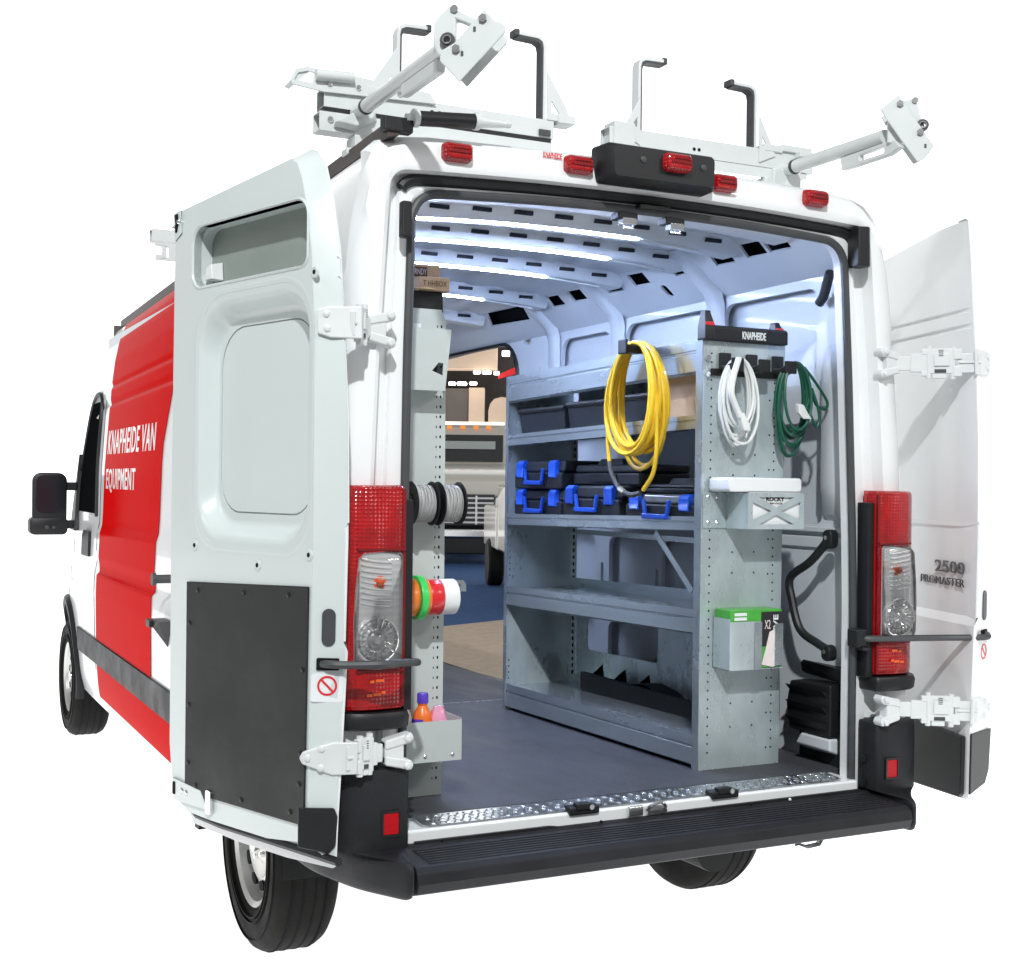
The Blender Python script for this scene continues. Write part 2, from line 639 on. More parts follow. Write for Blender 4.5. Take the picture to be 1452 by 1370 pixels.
rear_edge = lambda z: interp([(.7, 2.38), (1.75, 2.32), (2.1, 2.14), (2.45, 1.9)], z)
wrap = skin_patch('red_wrap', 0, 0, .735, 2.42, RED, .005, 14, 220, rearf=rear_edge, frontf=lambda z: 3.83 - .06 * (z - .7),
                  zf=lambda Y, z: z if z < 2.0 else 2.0 + (z - 2.0) * (zmap(Y, 2.535) - 2.0) / (.42))
skin_patch('sill_wrap', 1.55, 3.85, .42, .60, RED, .003, 16, 6)
skin_patch('rocker_moulding', 1.50, 4.50, .602, .73, BUMPER, .012, 30, 4, thick=.02)
g = lambda u, v, w_: Vector((-(surf(3.70 - u, 1.72 + v) + .0056 + w_), 3.70 - u, 1.72 + v))
text('lettering', 'KNAPHEIDE VAN', g, 1.22, .125, LETTER, wrap, bold=.012, space=1.12)
g = lambda u, v, w_: Vector((-(surf(3.70 - u, 1.52 + v) + .0056 + w_), 3.70 - u, 1.52 + v))
text('lettering', 'EQUIPMENT', g, .80, .125, LETTER, wrap, bold=.012, space=1.12)

# seams of the cab door, its glass and handle
for y in (3.90, 5.0):
    skin_patch('door_seam', y - .004, y + .004, .56, 2.02 if y < 4 else 1.45, DARK, .0015, 1, 20)
skin_patch('side_window', 4.02, 4.9, 1.40, 2.02, TINT, .004, 10, 10, frontf=lambda z: 5.05 - 1.05 * (z - 1.40))
skin_patch('cab_door_handle', 4.10, 4.34, 1.16, 1.30, BLACK, .016, 6, 5, thick=.014)
b = B()
pts = [(-(surf(y, z) + .006), y, z) for y, z in ((3.98, 1.385), (4.0, 1.7), (4.02, 2.03), (4.35, 2.03), (4.7, 1.74), (5.03, 1.40))]
b.tube(spline(pts, 5), .010, 6).obj('window_gasket', BLACK, van)
# windscreen and nose (seen only from the side)
b = B()
b.loft([[(x, Y - .004, zmap(Y, 2.58) + .012 - .05 * (x / .8) ** 2) for x in (-.72, -.4, 0, .4, .72)] for Y in (4.5, 4.7, 4.95, 5.2, 5.32)], closed=False)
b.obj('windscreen', GLASS, van)
b = B()
b.plate(rrect(-.80, .42, .80, .74, .06), [], lambda u, v, w_: Vector((u, 5.93 + w_ - .12 * u * u, v)), 0, .10)
b.obj('front_bumper', BUMPER, van, bev=.01)
# wheel-arch flare at the front left
for c, sg in ((FY, -1), (RY, -1)):
    L = []
    for k in range(25):
        a = R(-8 + (196 if c > 3 else 150) * k / 24)
        ring = []
        for rr, dx in ((.455, -.02), (.452, .022), (.50, .026), (.515, .010), (.505, -.02)):
            Y, z = c + rr * math.cos(a), max(.30, .36 + rr * math.sin(a))
            ring.append((sg * (surf(Y, max(z, .45)) + dx), Y, z))
        L.append(ring)
    B().loft(L).obj('wheel_arch', BUMPER, van, angle=40)
# dark wheel houses and underbody
for c in (RY, FY):
    for sg in (-1, 1):
        L = []
        for k in range(13):
            a = R(180 * k / 12)
            Y, z = c + .45 * math.cos(a), .36 + .45 * math.sin(a)
            L.append([(sg * .97, Y, z), (sg * .62, Y, z)])
        B().loft(L, closed=False).loft([[(x, c - .45, .30), (x, c + .45, .30), (x, c + .45, .80), (x, c - .45, .80)] for x in (sg * .60, sg * .62)]).obj('wheel_house', UNDER, van)
B().box((-.88, .06, .50), (.88, 5.7, .56)).box((-.60, .3, .40), (-.48, 5.2, .50)).box((.48, .3, .40), (.60, 5.2, .50)) \
    .cyl((-.80, RY, .36), (.80, RY, .36), .05).cyl((.30, .10, .44), (.30, 1.5, .40), .07).obj('underbody', UNDER, van)

# roof rail (bronze gutter strip) and its end bracket
L = []
for Y in [.02, .2, .6, 1.2, 1.8, 2.4, 3.0, 3.6, 4.05]:
    t = zmap(Y, 2.548)
    L.append([(-.872, Y, t - .016), (-.874, Y, t + .026), (-.862, Y, t + .034), (-.835, Y, t + .034), (-.835, Y, t - .004)])
B().loft(L).obj('roof_rail', RAILB, van, angle=30)
L = [[(-p[0], p[1], p[2]) for p in r] for r in L[2:]]
B().loft(L).obj('roof_rail', RAILB, van, angle=30)
B().box((-.885, .012, 2.548), (-.80, .05, 2.588)).obj('rail_bracket', BLACK, van, bev=.004)


# ------------------------------------------------------------------ rear frame
def half(sidepts, corner, toppts):
    return [(p.x, p.y) for p in resample([(a, b_, 0) for a, b_ in sidepts], 22)] + \
           [(p.x, p.y) for p in resample([(a, b_, 0) for a, b_ in corner], 9)][1:] + \
           [(p.x, p.y) for p in resample([(a, b_, 0) for a, b_ in toppts], 9)][1:]


def outer_half(ins):
    i = next(k for k, p in enumerate(PROF) if p[0] >= 2.30)
    j = next(k for k, p in enumerate(PROF) if p[1] <= .70)
    sc = lambda p: (p[1] - ins, p[0] - ins * max(0, (p[0] - 2.2) / .35))
    s = [(interp(PROF, .63) - ins, .63)] + [sc(p) for p in PROF if .63 < p[0] < 2.30]
    return half(s + [sc(PROF[i])], [sc(p) for p in PROF[i:j + 1]], [sc(p) for p in PROF[j:]])


def open_half(xs, xt, zt, rc, zb=.61, bow=.022):
    arc = [(xt - rc + rc * math.cos(R(a)), zt - bow - rc + rc * math.sin(R(a))) for a in range(0, 91, 15)]
    top = [(arc[-1][0] * (1 - k / 6), zt - bow * (arc[-1][0] * (1 - k / 6) / arc[-1][0]) ** 2) for k in range(7)]
    return half([(xs, zb), (xs, 1.4), (xs * .55 + xt * .45, 1.95), (xt, zt - bow - rc)], arc, top)


def ring(hp, Y, lean=.0):
    f = lambda z: Y + (lean * max(0, z - 1.2) if not callable(Y) else 0)
    left = [(-x - (.024 if x < .91 else 0) * min(1, x / .7), f(z), z) for x, z in hp]
    right = [(x, f(z), z) for x, z in hp[::-1]][1:]
    return left + right


LN = .03
rings = [ring(outer_half(0), .105), ring(outer_half(.004), .06, LN * .5), ring(outer_half(.014), .022, LN), ring(outer_half(.034), -.002, LN),
         ring(open_half(.905, .85, 2.490, .06), -.016, LN), ring(open_half(.893, .838, 2.474, .055), -.010, LN), ring(open_half(.888, .832, 2.468, .055), .035, LN),
         ring(open_half(.845, .80, 2.462, .06), .050, LN), ring(open_half(.838, .795, 2.455, .06), .030, LN), ring(open_half(.795, .772, 2.44, .085), .026, LN),
         ring(open_half(.788, .765, 2.43, .085), .034, LN), ring(open_half(.788, .765, 2.43, .085), .085, LN), ring(open_half(.83, .80, 2.455, .11), .12, LN),
         ring(open_half(.93, .90, 2.50, .14), .15, LN)]
b = B()
b.loft(rings, closed=False)
b.obj('rear_frame', WHITE, van, angle=40)
B().tube([Vector(p) + Vector((0, -.004, 0)) for p in ring(open_half(.783, .76, 2.424, .085, zb=.60), .030, LN)], .0130, 10).obj('rubber_seal', SEAL, van)
# black header gasket, thickened to stand in for the channel's shade
seg = ring(open_half(.842, .80, 2.457, .06), .034, LN)
seg = [p for p in seg if p[2] > 2.40]
B().tube([Vector(p) + Vector((0, -.006, 0)) for p in seg], .017, 8).obj('header_gasket', BLACK, van)
B().box((-.835, .0, 2.26), (-.805, .03, 2.36)).obj('door_stop', BLACK, van, bev=.006)
L = [[(.765, .0, z), (.80 + .01 * (2.43 - z), -.010, z), (.818 + .01 * (2.43 - z), .004, z), (.81, .05, z), (.77, .06, z)] for z in (2.315, 2.33, 2.42, 2.445)]
B().loft(L).obj('door_stop', BLACK, van, bev=.005)
# interior header latch strikers
for x in (-.08, .09):
    s = B().box((x - .035, .055, 2.392), (x + .035, .10, 2.414)).obj('header_striker', BLACK, van, bev=.004)
    B().box((x - .024, .045, 2.376), (x + .024, .075, 2.394)).tube([(x - .018, .05, 2.378), (x - .018, .05, 2.366), (x + .014, .05, 2.366), (x + .014, .05, 2.378)], .004, 6) \
        .obj('striker_loop', CHROME, s, bev=.002)
B().box((-.055, .03, 2.425), (.055, .07, 2.438)).obj('header_pad', BLACK, van, bev=.004)

# marker lamps on the header
def marker(x, z, y, parent, s=1.0):
    L = [[(x + a * s, y - d, z + c * s) for a, c in rrect(-.045 + q, -.026 + q, .045 - q, .026 - q, .012 - q * .3, 4)] for d, q in ((.0, .0), (.022, .002), (.030, .008))]
    o = B().loft(L).obj('marker_lamp', LENSR, parent, angle=40)
    B().box((x - .03 * s, y - .034, z - .004 * s), (x + .034 * s, y - .029, z + .002 * s)).box((x - .02 * s, y - .033, z + .008 * s), (x + .03 * s, y - .029, z + .011 * s)).obj('lens_rib', LENSD, o if parent is van else parent)
    return o


for x, z in ((-.665, 2.513), (-.276, 2.524), (.240, 2.528), (.60, 2.520)):
    marker(x, z, .028, van)
hs = B().loft([[(-.022 + a, y_, 2.54 + c) for a, c in rrect(-.195 + q, -.062 + q * .6, .195 - q, .052 - q * .6, .014, 4)] for y_, q in ((.045, 0), (-.03, .004), (-.055, .02))]) \
    .obj('brake_lamp_housing', BLACK, van, angle=40)
marker(.014, 2.546, -.052, hs, 1.05)
for x in (-.10, .112):
    screw((x, -.055, 2.545), (0, -1, .05), .011, SEAL, hs, 'bolt', .006)
g = lambda u, v, w_: Vector((-.385 + u, .034 - w_, 2.538 + v))
text('header_lettering', 'KNAPHEIDE', g, .062, .016, REDTXT, van, bold=.02)

# black strut stowed across the header corner
B().cyl((-.785, .02, 2.593), (-.615, .02, 2.607), .021, 16).obj('gas_strut', BLACK, van)
B().cyl((-.615, .02, 2.607), (-.60, .02, 2.608), .024, 12).cyl((-.60, .02, 2.608), (-.515, .02, 2.612), .017, 12, r1=.010).cyl((-.80, .02, 2.592), (-.785, .02, 2.593), .025, 12) \
    .cyl((-.82, .02, 2.59), (-.80, .02, 2.592), .012, 10).lathe([(0, -.012), (.010, -.008), (.012, 0), (.010, .008), (0, .012)], (-.508, .02, 2.613), (1, 0, 0), 10).obj('strut_rod', RACKW, van)

# ------------------------------------------------------------------ rear bumper
xs_ = [-.845, -.8, -.4, 0, .4, .8, .845]
sec = [(.03, .605), (-.01, .606), (-.02, .598), (-.165, .590), (-.182, .578), (-.188, .55), (-.178, .522), (-.15, .512), (.0, .505)]
B().loft([[(x, y, z) for y, z in sec] for x in xs_]).obj('rear_bumper', BUMPER, van, angle=30, bev=.004)
b = B()
for k in range(7):
    y = -.045 - .017 * k
    b.box((-.80, y - .004, .585), (.80, y + .004, .6005 - .0011 * k))
b.obj('step_rib', BUMPER, van, bev=.002)
B().plate([(-.78, .600), (-.78, .611), (-.36, .611), (-.31, .603), (.0, .603), (.05, .611), (.78, .613), (.78, .600)], [], lambda u, v, w_: Vector((u, -.013 + w_, v)), 0, .01).obj('bumper_lip', BUMPER, van)
for x in (-.70, -.19, .35):
    screw((x, -.0135, .607), (0, -1, 0), .004, DARK, van, 'rivet')
screw((.50, -.0135, .607), (0, -1, 0), .005, WHITEP, van, 'rivet')


def mir(pts, s):
    return [(s * x, y) for x, y in pts]


LOWER = [(-.85, .03), (-.85, -.15), (-.853, -.182), (-.868, -.178), (-.895, -.135), (-.950, -.04), (-.99, .08), (-1.02, .22), (-1.03, .50), (-.9, .50)]
UPPER = [(-.812, .045), (-.815, -.03), (-.825, -.056), (-.90, -.066), (-.970, -.054), (-1.008, -.018), (-1.026, .05), (-1.032, .18), (-1.03, .48), (-.9, .48)]


def rounded(pts):
    q = [(p.x, p.y) for p in spline([(x, y, 0) for x, y in pts[1:-1]], 4)]
    return [pts[0]] + q + [pts[-1]]


LOWER, UPPER = rounded(LOWER), rounded(UPPER)


def shrink(pts, q):
    c = (-.93, .15)
    return [(c[0] + (x - c[0]) * (1 - q), c[1] + (y - c[1]) * (1 - q)) for x, y in pts]


for s in (1, -1):
    L = [[(x, y, z) for x, y in mir(shrink(LOWER, q), s)] for z, q in ((.505, .14), (.508, .07), (.516, .025), (.535, .0), (.585, .0), (.597, .012), (.604, .04))]
    L += [[(x, y, z) for x, y in mir(shrink(UPPER, q), s)] for z, q in ((.612, .0), (.63, .0), (.72, .0), (.815, .0), (.828, .02), (.832, .06))]
    c = B().loft(L).obj('bumper_corner', BUMPER, van, angle=42, bev=.004)
    # red reflector in a recessed frame
    f = lambda u, v, w_: Vector((s * (-.872 + u * -1), -.0645 - w_, .684 + v))
    B().plate(rrect(-.028, -.035, .028, .035, .005), [rrect(-.022, -.029, .022, .029, .003)], f, -.006, .004).obj('reflector_frame', BLACK, c)
    B().plate(rrect(-.0215, -.0285, .0215, .0285, .003), [], f, -.004, .0015).obj('red_reflector', REFLEX, c, bev=.001)
    # cap below the lamp
    L = [[(x, y, z) for x, y in mir(shrink(UPPER, q), s)] for z, q in ((.932, .06), (.938, .02), (.966, .0), (.978, .03))]
    B().loft(L).obj('lamp_base_cap', BLACK, van, angle=42)
for z in (.71, .63):
    B().box((.797, -.01, z - .012), (.83, .0, z + .012)).cyl((.808, -.012, z), (.808, -.008, z), .005, 8).obj('corner_clip', BUMPER, van, bev=.003)

# ------------------------------------------------------------------ tail lamps
LENSO_ = [(-.826, .03), (-.826, -.022), (-.834, -.033), (-.90, -.042), (-.950, -.040), (-.985, -.022), (-1.008, .01), (-1.022, .06), (-1.024, .10), (-.9, .08)]
for s in (1, -1):
    zs = [(.980, .05), (.986, .01), (1.0, 0), (1.15, 0), (1.3, 0), (1.45, 0), (1.565, 0), (1.578, .012), (1.583, .05)]
    lamp_o = B().loft([[(x, y, z + (.010 * (x / s + .93) if z > 1.5 else 0)) for x, y in mir(shrink(LENSO_, q), s)] for z, q in zs]).obj('tail_lamp', LENSR, van, angle=40)
    # darker seams, silver reflector bowl with flutes, bulbs, one bulged clear cover
    b = B()
    for z in (1.412, 1.088):
        b.box((s * -.830, -.0435, z - .003), (s * -.965, -.030, z + .003))
    b.box((s * -.8275, -.036, .99), (s * -.838, -.028, 1.572))
    b.obj('lens_divider', LENSD, lamp_o)
    outl = [(-.842, 1.105), (-.842, 1.395), (-.850, 1.404), (-.900, 1.406), (-.948, 1.402), (-.964, 1.388), (-.972, 1.30), (-.976, 1.22), (-.974, 1.12), (-.964, 1.098), (-.92, 1.094), (-.852, 1.096)]
    yl = lambda x_: -.0425
    f = lambda u, v, w_: Vector((s * u, yl(u) - w_, v))
    B().plate(outl, [], f, -.004, .0015).obj('silver_reflector', REFLECT, lamp_o)
    b = B()
    for q in range(9):
        z = 1.262 + q * .0145
        b.tube([f(-.872 - .0145 * t, z + .010 * (t / 6) ** 2, .002) for t in range(7)], .0036, 6)
    b.obj('reflector_flute', REFLECT, lamp_o)
    B().lathe([(0, .016), (.007, .014), (.010, .007), (.012, .0), (.018, -.002)], f(-.905, 1.325, .004), (0, -1, 0), 14).obj('amber_bulb', LENSO, lamp_o)
    c0 = f(-.912, 1.172, .0)
    B().lathe([(.064, .0), (.062, .008), (.058, .010), (.050, .003), (.046, .007), (.036, .002), (.030, .007), (.022, .002), (.016, .008), (.010, .011), (0, .012)], c0, (0, -1, 0), 28).obj('reverse_reflector', REFLECT, lamp_o, angle=20)
    b = B()
    for k in range(20):
        a = 2 * math.pi * k / 20
        b.cyl(c0 + Vector((math.cos(a) * .024, -.005, math.sin(a) * .024)), c0 + Vector((math.cos(a) * .056, -.008, math.sin(a) * .056)), .0018, 5)
    b.obj('reflector_flute', REFLECT, lamp_o)
    ctr = (-.908, 1.25)
    L = [[f(ctr[0] + (u - ctr[0]) * q, ctr[1] + (v - ctr[1]) * q, h) for u, v in outl] for q, h in ((1.0, .002), (1.0, .012), (.94, .020), (.7, .026), (.3, .028))]
    B().loft(L).obj('clear_cover', CLEAR, lamp_o, angle=60)
    # orange reflex patches in the lower red section
    for z, x_, w_ in ((1.062, -.900, .012), (1.060, -.922, .006), (1.030, -.890, .006), (1.026, -.908, .012), (1.024, -.930, .008)):
        B().box((s * (x_ - w_), -.0445, z - .004), (s * (x_ + w_), -.041, z + .004)).obj('orange_reflex', LENSO, lamp_o, bev=.002)
    B().box((s * -.800, -.022, .975), (s * -.8255, .03, 1.545)).obj('lamp_bracket', BLACK, lamp_o, bev=.003)

# ------------------------------------------------------------------ wheels
def wheel_proto():
    P = [(.205, .02), (.215, -.085), (.235, -.10), (.29, -.112), (.325, -.108), (.345, -.095), (.357, -.075), (.361, -.04), (.361, .04), (.357, .075), (.345, .095), (.325, .108), (.29, .112), (.235, .10), (.215, .085), (.205, .02)]
    t = B().lathe(P[:-1], (0, 0, 0), (1, 0, 0), 64).obj('wheel', TYRE, None, angle=32)
    b = B()
    for x in (-.058, -.02, .02, .058):
        b.lathe([(.3565, x - .004), (.3625, x - .0035), (.3625, x + .0035), (.3565, x + .004)], (0, 0, 0), (1, 0, 0), 64, False)
    b.obj('tread_groove', DARK, t)
    b = B()
    for rr in (.245, .262, .318):
        b.lathe([(rr - .003, -.100), (rr - .002, -.1145), (rr + .002, -.1145), (rr + .003, -.100)], (0, 0, 0), (1, 0, 0), 64, False)
    b.obj('sidewall_rib', TYRE, t)
    rp = [(.0, -.070), (.045, -.072), (.062, -.066), (.075, -.058), (.095, -.058), (.125, -.070), (.165, -.055), (.178, -.035), (.186, -.06), (.196, -.088), (.214, -.098), (.218, -.085), (.205, -.0), (.18, .03), (.0, .03)]
    r_ = B().lathe(rp, (0, 0, 0), (1, 0, 0), 48).obj('rim', RIM, t, angle=30)
    for k in range(10):
        M_ = Matrix.Rotation(2 * math.pi * (k + .5) / 10, 4, 'X')
        B().loft([[M_ @ Vector((x, .026 * math.cos(q), .146 + .017 * math.sin(q))) for q in [2 * math.pi * j / 14 for j in range(14)]] for x in (-.0725, -.055)]).obj('rim_hole', DARK, t)
    b = B()
    for k in range(5):
        a = 2 * math.pi * k / 5
        p = Vector((-.064, .058 * math.cos(a), .058 * math.sin(a)))
        b.cyl(p, p + Vector((-.016, 0, 0)), .010, 6)
    b.cyl((-.066, 0, 0), (-.092, 0, 0), .036, 20, r1=.032)
    b.obj('wheel_nut', CHROME, t)
    return t


wp = wheel_proto()
for i, (x, y, rz) in enumerate(((-.850, RY, 0), (-.895, FY, 0), (.850, RY, math.pi), (.895, FY, math.pi))):
    o = wp if i == 0 else dup(wp)
    o.location = (x, y, .3625)
    o.rotation_euler = (R(11 * i), 0, rz)
    o.parent = van
    o.matrix_parent_inverse = world_of(van).inverted()

# ------------------------------------------------------------------ mirror
mx = B().loft([[(x, y, z) for x, z in rrect(-1.25 + q, 1.30 + q, -1.055 - q, 1.625 - q, .05, 5)] for y, q in ((4.74, .008), (4.745, 0), (4.80, .0), (4.86, .02), (4.90, .05))]).obj('wing_mirror', BLACK, van, angle=40)
B().loft([[(x, 4.738 - d, z) for x, z in rrect(-1.232, 1.385, -1.073, 1.608, .035, 5)] for d in (-.004, .003)]).obj('mirror_glass', MIRGL, mx)
B().loft([[(x, y, z) for x, z in rrect(-1.265 + q, 1.255 + q, -1.05 - q, 1.36 - q, .03, 5)] for y, q in ((4.735, .006), (4.74, 0), (4.86, .0), (4.90, .03))]).obj('mirror_lower_shell', BLACK, mx, angle=40)
B().cyl((-1.17, 4.736, 1.30), (-1.17, 4.730, 1.30), .012, 12).cyl((-1.13, 4.736, 1.30), (-1.13, 4.730, 1.30), .009, 12).obj('mirror_badge', SEAL, mx)
B().box((-1.07, 4.76, 1.52), (-.99, 4.86, 1.57)).box((-1.07, 4.76, 1.29), (-.98, 4.88, 1.34)).obj('mirror_arm', BLACK, mx, bev=.01)
pts = [(4.72, 1.28), (4.80, 1.66), (4.86, 1.74), (5.0, 1.42), (5.02, 1.28)]
B().loft([[(-(surf(y, z) + d), y, z) for y, z in pts] for d in (.0, .03)]).obj('mirror_base', BLACK, mx)
# stay knob and bracket that stick out beside the folded door
B().cyl((-1.02, 1.98, 1.19), (-1.085, 1.98, 1.19), .018, 12).cyl((-1.085, 1.98, 1.19), (-1.10, 1.98, 1.19), .026, 14).obj('door_stay_knob', SEAL, van)
B().loft([[(-1.02, 1.93, 1.02), (-1.02, 2.03, 1.02), (-1.02, 2.03, .90)], [(-1.085, 1.93, 1.02), (-1.085, 2.03, 1.02), (-1.085, 2.03, .99)]]).box((-1.10, 2.02, .99), (-1.02, 2.10, 1.02)).obj('door_stay_bracket', BLACK, van, bev=.004)
# tow loop and rear sill fittings
B().tube([(.545, .0, .50), (.53, -.02, .462), (.56, -.02, .448), (.61, -.02, .452), (.63, -.02, .475), (.62, .0, .50)], .011, 8).obj('tow_loop', CHROME, van)

# ------------------------------------------------------------------ rear doors (both swung right back along the flanks)
def build_door(s):
    if s < 0:
        O, d, n = Vector((-1.0, -.13, 0)), Vector((-.286, .958, 0)), Vector((-.958, -.286, 0))
    else:
        O, d, n = Vector((1.105, -.15, 0)), Vector((.286, .958, 0)), Vector((.958, -.286, 0))
    d.normalize()
    n.normalize()
    T0 = .070 if s < 0 else .118
    F = lambda u, v, w_=0.0: O + d * u + n * w_ + Vector((0, 0, v))
    skin_out = [(.150, 2.486), (.105, 2.476), (.062, 2.43), (.03, 2.34), (-.004, 2.20), (-.022, 2.05), (-.046, 1.75), (-.052, 1.45), (-.045, 1.15), (-.030, .90), (-.018, .72), (-.014, .588),
                (.0, .580), (.30, .560), (.60, .548), (.80, .552), (.846, .60), (.862, .80), (.868, 1.5), (.862, 2.2), (.852, 2.405), (.842, 2.424)]
    if s > 0:
        skin_out = [(.03, 2.478) if p == (.062, 2.43) else (.012, 2.36) if p == (.03, 2.34) else (.05, 2.486) if p == (.105, 2.476) else p for p in skin_out]
    if s < 0:
        skin_out = [(u_ + .085 * min(1, max(0, (.3 - u_) / .2)), v_) for u_, v_ in skin_out]
    # outer skin with its swage lines
    prof = [(2.49, .0), (2.20, -.004), (2.187, -.004), (2.180, .006), (2.172, -.004), (2.135, -.005), (2.128, .006), (2.118, -.005), (1.80, -.008), (1.50, -.009), (1.485, -.009),
            (1.470, .003), (1.30, .001), (1.20, .0), (1.178, .0), (1.150, -.014), (1.10, -.014), (.80, -.012), (.795, -.012), (.55, -.008)]
    prof = sorted(prof)
    off = lambda v: interp(prof, v)
    # slice the outline at the swage heights so the creases are real
    hs = sorted(set([p[0] for p in prof] + [p[1] for p in skin_out]))
    hs = [h for h in hs if .5485 <= h <= 2.4855]

    def span(v):
        us = []
        m_ = len(skin_out)
        for i in range(m_):
            (a, za), (c, zc) = skin_out[i], skin_out[(i + 1) % m_]
            if (za - v) * (zc - v) <= 0 and za != zc:
                us.append(a + (c - a) * (v - za) / (zc - za))
        return min(us), max(us)
    Lo = []
    for h in hs:
        a, c = span(h)
        Lo.append([F(a + (c - a) * t, h, off(h) + (.012 * ((abs(t - .5) * 2) ** 6))) for t in (0, .03, .12, .5, .88, .97, 1)] +
                  [F(a + (c - a) * t, h, .006) for t in (1, .5, 0)])
    door = B().loft(Lo).obj('rear_door', WHITE, van, angle=14)
    skE = [(.150, 2.486), (.105, 2.476), (.062, 2.43), (.03, 2.34), (-.004, 2.20), (-.022, 2.05), (-.046, 1.75), (-.052, 1.45), (-.045, 1.15), (-.030, .90), (-.018, .72), (-.014, .592)]
    if s > 0:
        skE = [(.10, 2.484), (.05, 2.486), (.03, 2.478), (.012, 2.36)] + skE[4:]
    if s < 0:
        skE = [(u_ + .085 * min(1, max(0, (.3 - u_) / .2)), v_) for u_, v_ in skE]
    inE = [(.225, 2.450), (.195, 2.435), (.170, 2.39), (.145, 2.31), (.122, 2.19), (.110, 2.05), (.102, 1.75), (.100, 1.45), (.101, 1.15), (.104, .90), (.110, .74), (.118, .650)]
    if s > 0:
        inE = [(u_ - .045, v_) for u_, v_ in inE]
    inner = inE + [(.30, .624), (.60, .612), (.72, .612), (.78, .635), (.822, .70), (.838, .80), (.845, 1.5), (.842, 2.2), (.838, 2.36), (.815, 2.398)]
    ue = lambda v: interp(sorted((z_, u_) for u_, z_ in skE[3:]), v)
    ui = lambda v: interp(sorted((z_, u_) for u_, z_ in inE[3:]), v)

    def Bd(a_, v, w_=0.0):
        u0_, w0_, u1_, w1_ = ue(v) + .004, .006, ui(v), T0 - .004
        du, dw = u1_ - u0_, w1_ - w0_
        l_ = math.hypot(du, dw)
        return F((u0_ + u1_) / 2 + du / l_ * a_ - dw / l_ * w_, v, (w0_ + w1_) / 2 + dw / l_ * a_ + du / l_ * w_)
    nb = (Bd(0, 1.2, 1) - Bd(0, 1.2, 0)).normalized()
    pocket = rrect(.142, 2.160, .728, 2.334, (.05, .05, .03, .045), 6)
    recess = rrect(.120, 1.405, .700, 2.125, (.15, .14, .13, .13), 10)
    win = rrect(.176, 1.498, .655, 2.036, (.12, .10, .10, .10), 10)
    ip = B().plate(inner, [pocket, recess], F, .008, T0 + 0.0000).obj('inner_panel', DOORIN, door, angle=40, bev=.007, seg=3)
    # pressed recess: soft funnel and a flat window blank
    cr = (.41, 1.765)
    ex_ = lambda q: [(cr[0] + (u - cr[0]) * (1 + q / .29), cr[1] + (v - cr[1]) * (1 + q / .36)) for u, v in recess]
    mixr = lambda t: [((a[0] * (1 - t) + c[0] * t), (a[1] * (1 - t) + c[1] * t)) for a, c in zip(recess, win)]
    Lr = [[F(u, v, T0 + .0002) for u, v in ex_(.016)], [F(u, v, T0 + .0012) for u, v in ex_(.010)], [F(u, v, T0 + .0006) for u, v in ex_(.004)]]
    for t in [k / 14 for k in range(15)]:
        q_ = min(1, max(0, (t - .12) / .66))
        sm = q_ * q_ * (3 - 2 * q_)
        Lr.append([F(u, v, (T0 - .001) * (1 - sm) + (T0 - .056) * sm) for u, v in mixr(t)])
    Lr.append([F(u, v, T0 - .062) for u, v in win])
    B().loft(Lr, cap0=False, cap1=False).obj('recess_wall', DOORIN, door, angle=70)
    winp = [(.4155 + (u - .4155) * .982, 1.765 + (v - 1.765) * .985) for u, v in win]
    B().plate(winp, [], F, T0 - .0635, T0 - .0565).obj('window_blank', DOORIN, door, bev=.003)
    B().plate(rrect(.13, 2.15, .74, 2.345, .02), [], F, .0062, .0078).obj('pocket_back', POCKETSHADE, door)  # pocket back, its shade put into the colour
    # pocket lip
    lip0 = [(.435 + (u - .435) * 1.03, 2.249 + (v - 2.249) * 1.09) for u, v in pocket]
    B().loft([[F(u, v, T0 + 0.0005) for u, v in lip0], [F(u, v, T0 + 0.0050) for u, v in [((a[0] + c[0]) / 2, (a[1] + c[1]) / 2) for a, c in zip(lip0, pocket)]], [F(u, v, T0 - 0.0010) for u, v in pocket], [F(u, v, T0 - 0.0250) for u, v in pocket]], cap0=False, cap1=False).obj('pocket_lip', DOORIN, door, angle=60)
    B().loft([[F(u, v, .009) for u, v in ((.66, 2.18), (.70, 2.18), (.695, 2.225), (.665, 2.235))], [F(u, v, T0 - 0.0200) for u, v in ((.655, 2.18), (.70, 2.18), (.695, 2.215), (.665, 2.225))]]).obj('latch_cover', WHITEP, door, bev=.003)
    # black lower board with screws
    board = B().plate([(.735, .672), (.118, .694), (.110, 1.318), (.738, 1.291)], [], F, T0 + 0.0005, T0 + 0.0065).obj('lower_board', PANEL, door, bev=.004)
    for u, v in ((.67, 1.270), (.42, 1.281), (.20, 1.29), (.715, 1.17), (.13, 1.10), (.715, .93), (.135, .88), (.715, .76), (.67, .70), (.42, .705), (.18, .72), (.14, .80)):
        screw(F(u, v, T0 + 0.0065), n, .008, BLACK, door)
    for u, v in ((.105, 2.135), (.70, 1.40), (.115, 1.40), (.36, 1.36)):
        g_ = B().lathe([(.016, -.002), (.016, .002), (.012, .004), (.007, .003)], F(u, v, T0 + 0.0000), n, 16).obj('plug_ring', DOORIN, door)
        B().lathe([(.006, -.002), (.006, .0045), (.0, .0045)], F(u, v, T0 + 0.0000), n, 10).obj('plug_hole', DARK, door)
    # oval grommet, check-strap slot, warning sticker on the slanted hinge-side band
    B().plate(rrect(-.018, 1.165, .018, 1.262, .0178, 6), [], Bd, .001, .006).obj('oval_grommet', SEAL, door)
    B().plate(rrect(-.030, 1.102, .030, 1.134, .004), [], Bd, .001, .0055).obj('strap_slot', DARK, door)
    B().plate(rrect(-.042, 1.020, .042, 1.092, .006), [], Bd, .001, .005).obj('warning_sticker', WHITEP, door)
